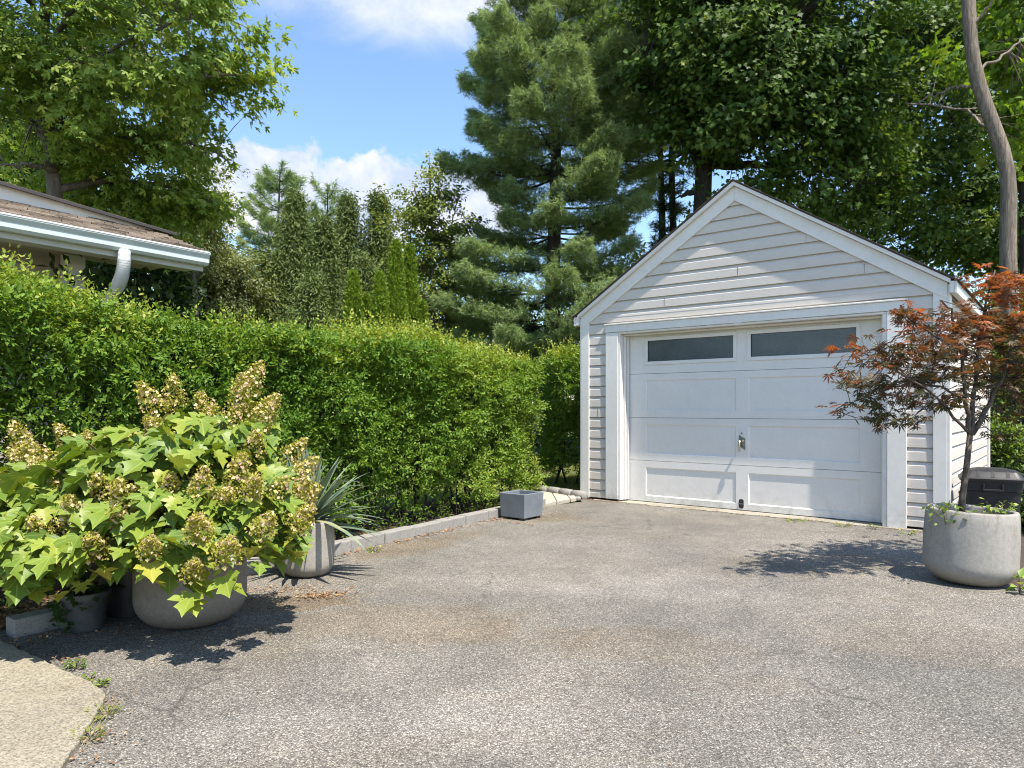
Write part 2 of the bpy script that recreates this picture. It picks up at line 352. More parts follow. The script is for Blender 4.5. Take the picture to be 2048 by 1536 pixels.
SLATE = simple_mat('slate_blue_fibre_clay', (.150, .165, .185), .55, .14, 7, .3, 140, .001)
GUTTER = simple_mat('pale_aluminium_gutter', (.50, .545, .54), .38, .05, 5, spec=.5)
DSPOUT = simple_mat('white_downspout', (.57, .58, .58), .35, .05, 5, spec=.5)
HWHITE = simple_mat('house_white_paint', (.66, .65, .63), .5, .03, 3)
HBEIGE = simple_mat('house_beige_wall', (.36, .32, .27), .7, .06, 3)
SOFFIT = simple_mat('soffit_paint', (.46, .455, .42), .6, .05, 4)
SOIL = simple_mat('bed_soil', (.060, .042, .028), .95, .5, 18, .9, 50, .02)
LITTER = leaf_mat('dry_leaves', [(0, (.16, .075, .035)), (.5, (.28, .15, .07)), (1, (.42, .29, .16))], .12, .7, .2, (1, .8, .5), .1)
LAWN = simple_mat('lawn_ground', (.105, .125, .035), .95, .45, 1.3, .8, 60, .03)
BARK = mat_bark('grey_brown_bark', (.075, .062, .05), (.19, .165, .14))
BARK_D = mat_bark('dark_bark', (.022, .019, .016), (.062, .054, .046))
BARK_G = mat_bark('ridged_grey_bark', (.095, .075, .058), (.30, .25, .20), 15, .10, .04)
BARK_M = mat_bark('small_maple_bark', (.040, .033, .027), (.135, .112, .092), 20, .3, .006)
STEMM = simple_mat('green_brown_stem', (.10, .085, .045), .7, .3, 20)
def glass_mat():
    m, nt = newmat('frosted_door_glass'); g = NT(nt); v = g.tc()
    c = g.ramp(g.noise(v, 5, 6, .7, .4), [(.3, (.050, .066, .074)), (.7, (.072, .090, .098))])
    sp = g.n('ShaderNodeSeparateColor'); g.l(g.vor(v, 120, 'Color'), sp.inputs[0])
    c = g.mix(g.ramp(sp.outputs[0], [(.93, 0.0), (1, .3)]), c, (.2, .21, .22))
    g.principled(c, .22, g.bump(g.noise(v, 240, 2), .08, .001), 0, .5); return m
GLASS = glass_mat()
def shingle_mat():
    m, nt = newmat('brown_shingles'); g = NT(nt); v = g.tc()
    b = g.n('ShaderNodeTexBrick'); g.l(v, b.inputs['Vector']); b.inputs['Scale'].default_value = 1.0
    b.inputs['Brick Width'].default_value = .26; b.inputs['Row Height'].default_value = .145; b.inputs['Mortar Size'].default_value = .004
    b.inputs['Color1'].default_value = (.105, .082, .064, 1); b.inputs['Color2'].default_value = (.26, .21, .165, 1); b.inputs['Mortar'].default_value = (.03, .025, .02, 1)
    b.inputs['Bias'].default_value = -.1
    c = g.mix(1.0, b.outputs[0], g.ramp(g.noise(v, 45, 4, .7), [(.3, .7), (.7, 1.25)]), 'MULTIPLY')
    g.principled(c, .93, g.bump(g.noise(v, 160, 3), .5, .003), 0, .2); return m
SHINGLE = shingle_mat()

G_HEDGE = leaf_mat('hedge_leaf', [(0, (.060, .128, .016)), (.45, (.118, .215, .027)), (.8, (.22, .31, .045)), (1, (.36, .385, .08))], .40, .50, .22, (1.2, 1.15, .4))
G_SILVER = leaf_mat('silver_maple_leaf', [(0, (.145, .225, .050)), (.5, (.235, .335, .070)), (.85, (.35, .42, .08)), (1, (.48, .49, .13))], .52, .50, .25, (1.15, 1.15, .5))
G_NORWAY = leaf_mat('norway_maple_leaf', [(0, (.048, .092, .022)), (.5, (.085, .148, .030)), (.85, (.155, .220, .040)), (1, (.29, .32, .06))], .42, .50, .25, (1.12, 1.15, .5))
G_BRIGHT = leaf_mat('bright_maple_leaf', [(0, (.075, .145, .02)), (.5, (.135, .24, .03)), (1, (.28, .36, .06))], .48, .42, .4, (1.2, 1.15, .4))
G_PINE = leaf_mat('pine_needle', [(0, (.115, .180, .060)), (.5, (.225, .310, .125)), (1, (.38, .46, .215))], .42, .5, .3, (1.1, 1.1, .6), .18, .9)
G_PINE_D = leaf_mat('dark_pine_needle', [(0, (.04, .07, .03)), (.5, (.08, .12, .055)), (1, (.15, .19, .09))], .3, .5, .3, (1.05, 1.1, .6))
G_CEDAR = leaf_mat('cedar_spray', [(0, (.072, .108, .030)), (.5, (.140, .192, .060)), (1, (.26, .30, .105))], .32, .6, .25, (1.15, 1.05, .5), .2, 1.2)
G_ARB = leaf_mat('arborvitae_spray', [(0, (.085, .150, .017)), (.5, (.165, .255, .026)), (1, (.29, .37, .05))], .35, .55, .25, (1.15, 1.1, .4), .12, 2)
G_GREY = leaf_mat('grey_green_leaf', [(0, (.11, .14, .05)), (.5, (.19, .22, .085)), (1, (.31, .33, .14))], .4, .5, .3)
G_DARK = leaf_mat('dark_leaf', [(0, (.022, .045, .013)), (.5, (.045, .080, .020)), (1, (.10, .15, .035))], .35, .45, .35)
G_OLIVE = leaf_mat('olive_leaf', [(0, (.095, .135, .026)), (.5, (.175, .225, .038)), (1, (.32, .32, .07))], .45, .45, .35)
G_SHRUB = leaf_mat('shrub_leaf', [(0, (.07, .125, .025)), (.5, (.14, .22, .045)), (1, (.28, .34, .10))], .42, .42, .4)
G_HYD = leaf_mat('hydrangea_leaf', [(0, (.070, .135, .022)), (.45, (.145, .220, .030)), (.8, (.255, .305, .042)), (1, (.38, .34, .055))], .30, .45, .3, (1.15, 1.1, .35), .12, 3, True)
G_FLOR = leaf_mat('hydrangea_floret', [(0, (.28, .29, .04)), (.45, (.46, .41, .085)), (.55, (.57, .48, .20)), (.85, (.66, .52, .36)), (1, (.66, .42, .33))], .35, .6, .2, (1.1, 1, .6), .04, 3)
G_YUC = leaf_mat('yucca_blade', [(0, (.105, .155, .105)), (.6, (.17, .225, .15)), (1, (.36, .35, .19))], .15, .45, .4, (1, 1.1, .6), .12, 3)
G_JAP = leaf_mat('red_maple_leaf', [(0, (.030, .046, .016)), (.28, (.062, .068, .022)), (.5, (.130, .066, .030)), (.75, (.29, .100, .034)), (.9, (.44, .14, .04)), (1, (.48, .24, .05))], .42, .42, .4, (1.3, .95, .5), .10, 4)
G_GRASS = leaf_mat('grass_blade', [(0, (.12, .16, .03)), (.5, (.22, .25, .05)), (1, (.40, .35, .15))], .35, .5, .3, (1.1, 1.1, .5), .1, 3)
G_WEED = leaf_mat('weed_leaf', [(0, (.10, .18, .03)), (.6, (.19, .29, .045)), (1, (.38, .38, .12))], .35, .45, .35)

# ------------------------------------------------------------------ ground
def sheet(name, pts, z, mat, label=None):
    o = MB().poly([(x, y, z) for x, y in pts]).build(name, mat); o['kind'] = 'structure'; return o
sheet('ground', [(-300, -60), (300, -60), (300, 500), (-300, 500)], -0.03, LAWN)
CD = np.array([0.545, 0.838]); CD = CD / np.linalg.norm(CD); CN = np.array([-CD[1], CD[0]])     # along the kerb / towards the hedge
K0 = np.array([-1.39, 5.46])                                                                     # a point on the kerb's front foot
def kp(t, w=0.0): return K0 + CD * t + CN * w
e1 = np.array([math.cos(R(38.6)), -math.sin(R(38.6))]); e2 = np.array([math.sin(R(38.6)), math.cos(R(38.6))])
G0 = np.array([0.908, 8.980])
def gl(s, d): return G0 + e1 * s + e2 * d
sheet('driveway', [tuple(kp(-9, .05)), (-2.6, -8), (14, -8), (14, 3.55), (6.0, 3.72), (3.75, 3.95), (3.25, 4.25), (3.22, 4.75), (3.42, 5.35), tuple(gl(4.02, -.12)),
                   tuple(gl(3.6, .12)), tuple(gl(0.3, .12)), tuple(gl(-.02, -.05)), (0.86, 8.62), tuple(kp(3.25, .05))], 0.0, ASPHALT)
sheet('planting_bed', [tuple(kp(-9, .05)), tuple(kp(3.4, .05)), tuple(kp(3.4, 1.5)), tuple(kp(-9, 1.5))], 0.006, SOIL)
sheet('shady_bed', [(7.6, 3.6), (6.0, 3.72), (3.75, 3.95), (3.25, 4.25), (3.22, 4.75), (3.42, 5.35), tuple(gl(4.02, -.12)), tuple(gl(4.02, 9)), (11.5, 13.5), (9.0, 7.5)], -0.004, SOIL)
def path():
    m = MB(); edge = [(-3.9, 4.45), (-2.52, 3.43), (-1.72, 2.87), (-1.61, 2.77), (-1.56, 2.66), (-1.50, 2.48), (-1.42, 2.22), (-1.30, 1.5), (-1.2, -4)]
    # finely stepped edge with small chips
    e = []
    for (a, b) in zip(edge[:-1], edge[1:]):
        n = max(1, int(math.dist(a, b) / .03))
        for i in range(n):
            f = i / n; e.append((a[0] + (b[0] - a[0]) * f + random.uniform(-.007, .007), a[1] + (b[1] - a[1]) * f + random.uniform(-.007, .007)))
    pts = [(x, y, -.05) for x, y in e] + [(-9, -4, -.05), (-9, 4.45, -.05)]
    m.prism(pts, (0, 0, .075)); o = m.build('path', CONC_PATH, bevel=.006); o['kind'] = 'structure'
path()
def slabs():
    c = [gp(1085, 1013), gp(1166, 997), gp(1150, 985), gp(1079, 987)]
    m = MB()
    A, B, C_, D = [Vector((*p, 0)) for p in c]
    for i in range(3):
        f0, f1 = i / 3 + .008, (i + 1) / 3 - .008
        q = [A.lerp(B, f0), A.lerp(B, f1), D.lerp(C_, f1), D.lerp(C_, f0)]
        m.prism([(p.x, p.y, -.02) for p in q], (0, 0, .05))
    o = m.build('paved_strip', SLAB, bevel=.006); o['kind'] = 'structure'
slabs()
# kerb blocks along the hedge
def kerb():
    src = None; base = -2.42; L = 0.385; first = None
    def block(nm, l, mat=CONC_KERB):
        m = MB().box(0, l - .006, 0, .11, -.03, .092); return m.build(nm, mat, bevel=.006)
    ang = math.atan2(CD[1], CD[0])
    f = block('kerb_block', .72); p = np.array([-2.49, 3.50]); f.location = (*p, 0); f.rotation_euler = (0, 0, ang - R(3))
    tag(f, 'concrete kerb block with its square end showing beside the concrete path', 'kerb block')
    t = -1.35; i = 0; b0 = None
    while t < 2.95:
        if b0 is None: b = b0 = block('kerb_block', L)
        else: b = b0.copy(); col.objects.link(b)
        q = kp(t, random.uniform(-.006, .006)); b.location = (*q, random.uniform(-.006, .004)); b.rotation_euler = (random.uniform(-.012, .012), random.uniform(-.01, .01), ang + random.uniform(-.016, .016))
        tag(b, 'grey concrete kerb block in the low row edging the bed below the hedge', 'kerb block', 'kerb blocks along the hedge bed'); t += L
    # rounded edging behind the pale slabs
    a, c = Vector((*gp(1076, 984), 0)), Vector((*gp(1172, 999), 0)); n = 4
    for k in range(n):
        p0, p1 = a.lerp(c, k / n), a.lerp(c, (k + 1) / n - .02); m = MB()
        pts = [p0.lerp(p1, f) + Vector((0, 0, .045)) for f in (0, .03, .5, .97, 1)]
        o = m.tube(pts, [.045, .055, .057, .055, .045], 12).build('edging_stone', CONC_KERB, smooth=True)
        tag(o, 'rounded grey edging stone behind the pale paving strip near the garage corner', 'edging stone', 'edging stones behind the paving strip')
kerb()

# ------------------------------------------------------------------ garage
SLOPE = 0.64
def garage():
    g = empty('garage', (G0[0], G0[1], 0), -R(38.6))
    tag(g, 'small white and pale grey single garage with gabled roof and panelled door', 'garage')
    W, D, ZE = 4.0, 4.05, 2.30
    def rake(z): return (z - 2.30) / SLOPE          # inset of the gable edge at height z (underside line of barge board)
    def siding(m, z0, z1, lim0, lim1, place, top=None):
        """dutch-lap boards; lim0/lim1(z) give the horizontal limits, place(s, out, z) -> point"""
        P = .1305; k = math.floor(z0 / P)
        while k * P < z1 - 1e-4:
            zb = k * P; prof = [(zb, .020), (zb + .084, .018), (zb + .1165, .004), (zb + .1205, -.006), (zb + P, -.006)]
            prof = [(min(max(z, z0), z1), o) for z, o in prof]
            for (za, oa), (zc, oc) in zip(prof[:-1], prof[1:]):
                if zc - za < 1e-5: continue
                m.poly([place(lim0(za), oa, za), place(lim1(za), oa, za), place(lim1(zc), oc, zc), place(lim0(zc), oc, zc)])
            zt = zb + P
            if zt < z1 - 1e-4: m.poly([place(lim0(zt), -.006, zt), place(lim1(zt), -.006, zt), place(lim1(zt), .020, zt), place(lim0(zt), .020, zt)])
            k += 1
    front = lambda s, o, z: (s, -o, z)
    m = MB()
    siding(m, .03, 2.28, lambda z: .10, lambda z: .40, front); siding(m, .03, 2.28, lambda z: 3.62, lambda z: 3.90, front)
    siding(m, 2.10, 2.28, lambda z: .40, lambda z: 3.62, front)
    siding(m, 2.28, 3.46, lambda z: max(.10, .10 + (z - 2.24) / SLOPE), lambda z: min(3.90, 3.90 - (z - 2.24) / SLOPE), front)
    siding(m, .03, 2.30, lambda z: .10, lambda z: D - .1, lambda s, o, z: (4.0 - .02 + o, s, z))
    siding(m, .03, 2.30, lambda z: D - .1, lambda z: .10, lambda s, o, z: (.02 - o, s, z))
    siding(m, .03, 3.46, lambda z: W - max(.02, (z - 2.24) / SLOPE), lambda z: max(.02, (z - 2.24) / SLOPE), lambda s, o, z: (s, D + o, z))
    m.build('wall_siding', SIDING, g)
    for s_, k_, hgt in ((2.03, 20, .10), (1.15, 18, .10), (2.75, 22, .10), (.235, 8, .10), (3.30, 19, .10)):
        MB().box(s_ - .0012, s_ + .0012, -.0212, -.004, k_ * .1305 + .004, k_ * .1305 + hgt).build('board_joint', SEAM, g)
    # corner boards
    for s0, s1 in ((-.004, .112), (3.888, 4.0)):
        MB().box(s0, s1, -.034, -.002, .02, 2.31).build('corner_board', WHITE, g, bevel=.003)
    for s0, s1 in ((-.022, 0.0), (4.0, 4.024)):
        MB().box(s0, s1, -.030, .10, .02, 2.30).build('corner_board', WHITE, g, bevel=.003)
    for s0, s1 in ((-.022, .1), (3.9, 4.024)):
        MB().box(s0, s1, D - .09, D + .03, .02, 2.30).build('corner_board', WHITE, g, bevel=.003)
    # barge boards and the moulding above them
    def rake_prism(mm, zlo, zhi, y0, y1, over=0.0):
        for sgn in (0, 1):
            f = (lambda s: s) if sgn == 0 else (lambda s: W - s)
            lo = -.004 - over
            a = [(f(lo), y0, zlo + SLOPE * lo), (f(2.0), y0, zlo + SLOPE * 2.0), (f(2.0), y0, zhi + SLOPE * 2.0), (f(lo), y0, zhi + SLOPE * lo)]
            if sgn: a = a[::-1]
            mm.prism(a, (0, y1 - y0, 0))
    m = MB(); rake_prism(m, 2.16, 2.315, -.038, -.003); m.build('barge_board', WHITE, g, bevel=.002)
    m = MB(); rake_prism(m, 2.318, 2.362, -.082, -.003, .03); m.build('rake_moulding', WHITE, g, bevel=.003)
    # roof slabs
    m = MB()
    for sgn in (0, 1):
        f = (lambda s: s) if sgn == 0 else (lambda s: W - s)
        ov = .10; z = lambda s: 2.366 + SLOPE * s
        a = [(f(-ov), -.092, z(-ov)), (f(2.0), -.092, z(2.0)), (f(2.0), -.092, z(2.0) + .010), (f(-ov), -.092, z(-ov) + .010)]
        if sgn: a = a[::-1]
        m.prism(a, (0, D + .2, 0))
    rf = m.build('roof', SHINGLE_D, g)
    m = MB()           # shingle courses as thin steps on both slopes
    for sgn in (0, 1):
        f = (lambda s: s) if sgn == 0 else (lambda s: W - s)
        s = -.110; n = 0
        while s < 1.98:
            y = -.10
            while y < D + .1:
                w = random.uniform(.16, .34); y1 = min(y + w, D + .11); t = random.uniform(.004, .011); ln = .15
                z0, z1 = 2.377 + SLOPE * s, 2.377 + SLOPE * min(s + ln, 2.0); s1 = min(s + ln, 2.0)
                if y < .35 or sgn == 1: 
                    q = [(f(s), y, z0), (f(s1), y, z1), (f(s1), y, z1 + .003), (f(s), y, z0 + t + .003)]
                    if sgn: q = q[::-1]
                    m.prism(q, (0, y1 - y, 0))
                y = y1
            s += .13; n += 1
    m.build('shingles', SHINGLE_D, rf)
    # eave boards at the sides: soffit and fascia
    for sgn in (0, 1):
        f = (lambda s: s) if sgn == 0 else (lambda s: W - s)
        xs = sorted((f(-.085), f(-.065))); MB().box(xs[0], xs[1], -.08, D + .06, 2.205, 2.316).build('eave_fascia', WHITE, g, bevel=.003)
        xs = sorted((f(-.064), f(-.026))); MB().box(xs[0], xs[1], -.078, D + .03, 2.212, 2.316).build('eave_soffit', WHITE, g)
    # door surround
    fr = empty('door_frame'); fr.parent = g
    MB().box(.362, .535, -.042, -.019, .03, 2.088).build('side_trim', WHITE, fr, bevel=.003)
    MB().box(3.505, 3.672, -.042, -.019, .0, 2.088).build('side_trim', WHITE, fr, bevel=.003)
    MB().box(.360, 3.674, -.046, -.019, 2.092, 2.180).build('header_trim', WHITE, fr, bevel=.003)
    MB().box(.352, 3.682, -.060, -.019, 2.181, 2.199).build('header_cap', WHITE, fr, bevel=.004)
    MB().box(.536, .560, -.030, .20, .02, 2.066).build('jamb', WHITE, fr, bevel=.003); MB().box(3.462, 3.504, -.030, .20, .0, 2.066).build('jamb', WHITE, fr, bevel=.003)
    MB().box(.536, 3.504, -.030, .20, 2.067, 2.090).build('head_jamb', WHITE, fr, bevel=.003)
    for b_ in ((.561, .585, .06, .098, .02, 2.04), (3.437, 3.461, .06, .098, .02, 2.04), (.561, 3.461, .06, .098, 2.042, 2.066)): MB().box(*b_).build('stop_moulding', WHITE, fr, bevel=.006)
    for b_ in ((.586, .600, .099, .136, .02, 2.04), (3.424, 3.436, .099, .136, .02, 2.04)): MB().box(*b_).build('stop_moulding', WHITE, fr, bevel=.004)
    # sectional door
    dr = empty('garage_door'); dr.parent = g
    Y = .15; zs = [.012, .513, 1.037, 1.575, 2.055]
    PX = [(.818, 1.946), (2.086, 3.222)]
    for k in range(4):
        z0, z1 = zs[k] + .002, zs[k + 1] - .002; m = MB()
        if k < 3: wz = ((z0 + .068, z1 - .080) if k == 0 else (z0 + .082, z1 - .078))
        else: wz = (1.693, 2.006)
        xs = [.586, PX[0][0], PX[0][1], PX[1][0], PX[1][1], 3.436]
        # rails and stiles
        m.box(xs[0], xs[1], Y, Y + .04, z0, z1); m.box(xs[2], xs[3], Y, Y + .04, z0, z1); m.box(xs[4], xs[5], Y, Y + .04, z0, z1)
        for a, b in PX:
            m.box(a, b, Y, Y + .04, z0, wz[0]); m.box(a, b, Y, Y + .04, wz[1], z1)
            if k < 3:                   # sunk field with sloping margin
                dpt = .011; mg = .012
                o = [(a, Y, wz[0]), (b, Y, wz[0]), (b, Y, wz[1]), (a, Y, wz[1])]
                i = [(a + mg, Y + dpt, wz[0] + mg), (b - mg, Y + dpt, wz[0] + mg), (b - mg, Y + dpt, wz[1] - mg), (a + mg, Y + dpt, wz[1] - mg)]
                for q in range(4):
                    r_ = (q + 1) % 4; m.poly([o[q], o[r_], i[r_], i[q]])
                m.poly(i)
        s_ = m.build('door_section', WHITE_DOOR, dr)
        if k == 3:
            for a, b in PX:
                w = empty('window'); w.parent = dr
                f = MB(); t = .030
                f.box(a - .012, b + .012, Y - .012, Y - .001, wz[0] - .012, wz[0] + t).box(a - .012, b + .012, Y - .012, Y - .001, wz[1] - t, wz[1] + .012)
                f.box(a - .012, a + t, Y - .012, Y - .001, wz[0] + t, wz[1] - t).box(b - t, b + .012, Y - .012, Y - .001, wz[0] + t, wz[1] - t)
                f.build('window_frame', WHITE_DOOR, w, bevel=.003)
                MB().box(a, b, Y + .012, Y + .018, wz[0], wz[1]).build('pane', GLASS, w)
    MB().box(.585, 3.437, Y + .045, Y + .06, .0, 2.06).build('door_backing', SEAM, dr)
    MB().box(.585, 3.437, Y + .004, Y + .035, .000, .012).build('bottom_seal', BLACKP, dr)
    # twist handle on a plate, lock above, small pull plate at the foot
    cx, cz = 2.013, .768
    h = empty('handle'); h.parent = dr
    m = MB(); m.prism([(cx - .034, Y - .004, cz - .035), (cx + .040, Y - .004, cz - .085), (cx + .040, Y - .004, cz + .045), (cx - .034, Y - .004, cz + .085)][::-1], (0, .0035, 0)); m.build('handle_plate', STEEL, h, bevel=.001)
    m = MB().tube([(cx - .008, Y - .005, cz + .01), (cx - .008, Y - .045, cz + .01)], .012, 14); m.tube([(cx - .008, Y - .048, cz + .026), (cx - .010, Y - .052, cz - .03), (cx - .014, Y - .046, cz - .098)], [.011, .012, .008], 10)
    m.build('handle_grip', BRASS, h, smooth=True)
    m = MB().tube([(cx, Y - .0005, .872), (cx, Y - .008, .872)], .026, 24); lk = m.build('lock', WHITE_DOOR, dr, bevel=.002)
    MB().tube([(cx, Y - .0085, .872), (cx, Y - .012, .872)], .010, 16).build('keyhole', STEEL, lk)
    m = MB(); n = 20; pl = []
    for k in range(n):
        a = 2 * math.pi * k / n; ex, ez = math.cos(a), math.sin(a)
        pl.append((cx - .006 + math.copysign(abs(ex) ** .5, ex) * .028, Y - .004, .082 + math.copysign(abs(ez) ** .5, ez) * .052))
    m.prism(pl[::-1], (0, .0035, 0)); pp = m.build('pull_plate', BLACKP, dr)
    MB().box(cx - .040, cx + .022, Y - .016, Y - .0045, .078, .086).build('pull_bar', STEEL, pp, bevel=.002)
    # concrete footing and worn sill strip
    MB().box(.02, W - .02, .205, D - .02, -.05, .03).build('foundation', SILL, g)
    m = MB(); n = 40; pts = []
    for k in range(n + 1):
        s = .2 + 3.6 * k / n; pts.append((s, -.04 - .05 * random.random() - (.03 if s > 1 else .0), -.02))
    m.prism(pts + [(3.8, .204, -.02), (.2, .204, -.02)], (0, 0, .026)); m.build('door_sill', SILL, g)
    return g
garage()

# ------------------------------------------------------------------ house at the left
def house():
    EX, EY = -3.305, 7.475
    h = empty('house', (EX, EY, 0), math.atan2(-.809, -.588))
    tag(h, 'white house end with brown shingled porch roof, pale gutter and curved downspout', 'house')
    X1 = 7.0
    # gutter, K profile
    pr = [(0, 2.80), (0, 2.668), (.062, 2.668), (.086, 2.696), (.088, 2.742), (.106, 2.772), (.112, 2.782), (.112, 2.803), (.104, 2.803), (.104, 2.785), (.096, 2.776), (.080, 2.745), (.078, 2.70), (.058, 2.676), (.008, 2.676), (.008, 2.80)]
    MB().prism([(-.02, y, z) for y, z in pr], (X1, 0, 0)).build('gutter', GUTTER, h, bevel=.002)
    MB().prism([(-.026, y, z) for y, z in pr[:8]], (.005, 0, 0)).build('gutter_end_cap', GUTTER, h)
    MB().box(-.02, X1, .104, .1165, 2.792, 2.808).build('gutter_lip_highlight', HWHITE, h, bevel=.003)  # white strip on the lip: the highlight along it painted as colour
    # soffit, fascia
    MB().box(-.01, X1, -.03, -.002, 2.615, 2.80).build('fascia', SOFFIT, h, bevel=.002)
    m = MB().box(.06, X1, -.22, -.031, 2.625, 2.64); m.build('soffit', SOFFIT, h, bevel=.003)
    m = MB()
    for k in range(4):
        y0 = -.222 - k * .16; m.box(.12, X1, y0 - .155, y0, 2.70 + .001 * k, 2.715 + .001 * k)
    m.build('porch_ceiling', HBEIGE, h, bevel=.004)
    m = MB()
    for k in range(14): m.box(1.07, X1, -.80, -.78, .1 + .19 * k, .1 + .19 * k + .184)
    m.box(1.07, X1, -.84, -.802, 0, 2.70); m.build('wall', HBEIGE, h, bevel=.004)
    MB().box(.88, 1.065, -.84, -.66, 0, 2.70).build('post', HWHITE, h, bevel=.004)
    # lower shingled roof, courses laid as steps
    m = MB(); sl = .35
    a = [(-.01, .055, 2.812), (-.01, -1.0, 2.812 + sl * 1.055 - .0), (-.01, -1.0, 2.80), (-.01, -.03, 2.80)]
    m.prism(a, (X1 - .01, 0, 0)); rf = m.build('porch_roof', SHINGLE_D, h)
    m = MB(); y = .07
    while y > -.98:
        x = -.035 - random.uniform(0, .1)
        while x < X1 - .1:
            w = random.uniform(.17, .34); x0 = max(x, -.035); t = random.uniform(.012, .026); y1 = max(y - .15, -1.0)
            z0, z1 = 2.812 + sl * (.055 - y), 2.812 + sl * (.055 - y1)
            m.prism([(x0, y, z0 + .001), (x0, y, z0 + t), (x0, y1, z1 + .003), (x0, y1, z1 + .001)], (x + w - .003 - x0, 0, 0)); x += w
        y -= .105
    m.build('shingles', SHINGLE, rf)
    # low white gable wall above the porch roof and the dark roof edge over it
    zl = 2.812 + sl * 1.055
    up = lambda x: zl + .012 + .085 * (x + .16)
    MB().prism([(.02, -1.001, zl - .02), (X1, -1.001, zl - .02), (X1, -1.001, up(X1)), (.02, -1.001, up(.02))], (0, -.04, 0)).build('gable_wall', HWHITE, h)
    m = MB().prism([(-.22, -.93, up(-.22)), (X1, -.93, up(X1)), (X1, -.93, up(X1) + .022), (-.22, -.93, up(-.22) + .022)], (0, -4.0, 0)); ur = m.build('upper_roof', SHINGLE_D, h)
    MB().prism([(-.22, -.918, up(-.22) - .016), (X1, -.918, up(X1) - .016), (X1, -.918, up(X1) + .010), (-.22, -.918, up(-.22) + .010)], (0, -.010, 0)).build('drip_edge', simple_mat('grey_metal_edge', (.035, .032, .030), .6, .1, 6), ur)
    MB().prism([(1.2, -1.05, .02), (X1, -1.05, .02), (X1, -1.05, zl), (1.2, -1.05, zl)], (0, -3, 0)).build('rear_wall', HBEIGE, h)
    # curved downspout
    x = .83; m = MB(); path, rad = [(x, .048, 2.68), (x, .048, 2.63)], [.066, .068]
    n = 34
    for k in range(n + 1):
        a = R(2 + 60 * k / n); path.append((x, .048 - .33 * (1 - math.cos(a)), 2.61 - .33 * math.sin(a))); rad.append(.076 if k % 2 else .064)
    p = path[-1]; path += [(x, p[1] - .10, p[2] - .07), (x, p[1] - .25, p[2] - .16), (x, -.50, p[2] - .30), (x, -.50, .1)]; rad += [.068] * 4
    m.tube(path, rad, 20, squash=.82); m.build('downspout', DSPOUT, h, smooth=True)
    return h
house()
def vine():
    # dark creeper over the porch post; laid out in the house's own frame
    M = Matrix.Translation((-3.305, 7.475, 0)) @ Matrix.Rotation(math.atan2(-.809, -.588), 4, 'Z')
    v = empty('climbing_vine', M @ Vector((.7, -.6, 0))); inv = np.array(v.location)
    tag(v, 'dark creeper climbing the porch post under the gutter of the white house', 'vine')
    P = []; m = MB()
    for k in range(7):
        x = random.uniform(.15, 1.35); pth = [M @ Vector((x + .1 * math.sin(z * 3 + k), -.58 + .05 * math.cos(z * 5 + k), z)) - v.location for z in np.linspace(0, 2.5 + random.uniform(-.3, .12), 14)]
        m.tube(pth, .008, 5)
        for q in pth[4:]:
            for _ in range(9): P.append(np.array(q) + rng.normal(size=3) * (.10, .10, .09))
    m.build('stem', BARK_D, v)
    P = np.array(P); n = len(P)
    leaf_mesh('foliage', DIAMOND, P, rng.normal(size=(n, 3)) + (0, 0, -.6), rng.normal(size=(n, 3)) * .5 + (.4, -.6, .5), rng.uniform(.07, .13, n), rng.random(n), G_DARK, v)
vine()

# ------------------------------------------------------------------ planters
def pot_profile(Rr, Ht, wall=.035, foot=.45):
    """outer skin from the foot up over the rim and down inside"""
    pr = [(Rr * foot * .5, .0), (Rr * foot, .004)]
    rb = Rr * .52; n = 12
    for k in range(1, n + 1):
        a = R(-72 + 72 * k / n); pr.append((Rr - rb + rb * math.cos(a) + (0 if k < n else 0), rb * (1 + math.sin(a)) * .98))
    pr = [p for i, p in enumerate(pr) if i < 2 or p[0] > pr[1][0]]
    pr += [(Rr * 1.0, Ht * .62), (Rr * .985, Ht * .85), (Rr * .965, Ht - .012), (Rr * .96 - .004, Ht - .002), (Rr * .96 - wall * .5, Ht), (Rr * .96 - wall + .003, Ht - .003), (Rr * .96 - wall, Ht - .02), (Rr * .95 - wall, Ht * .78)]
    return pr
def planter(name, x, y, Rr, Ht, mat, label, tilt=(0, 0)):
    p = empty(name, (x, y, 0)); tag(p, label, 'planter')
    pr = pot_profile(Rr, Ht); m = MB().lathe(pr, 72); m.f.pop(); o = m.build('pot', mat, p, smooth=True)
    m = MB(); n = 40; zs_ = Ht * .80; b = [(0, 0, zs_ + .03)]
    m.v = b + [((Rr * .95 - .035) * math.cos(2 * math.pi * k / n), (Rr * .95 - .035) * math.sin(2 * math.pi * k / n), zs_ + random.uniform(-.01, .01)) for k in range(n)]
    m.f = [(0, 1 + k, 1 + (k + 1) % n) for k in range(n)]; m.build('soil', SOIL, p, smooth=True)
    p.rotation_euler = (tilt[0], tilt[1], 0)
    return p
P1 = (-1.74, 3.80); P2 = (-1.42, 4.86); P3 = (3.04, 4.66)
planter('planter', *P1, .282, .465, CONC_POT_SHADE, 'large round-bottomed concrete planter holding the flowering hydrangea')
planter('planter', *P2, .180, .385, CONC_POT, 'medium round concrete planter holding the spiky yucca', (R(1), R(1)))
planter('planter', *P3, .272, .485, CONC_POT, 'large pale concrete planter holding the red leaved maple', (R(.6), R(2.0)))
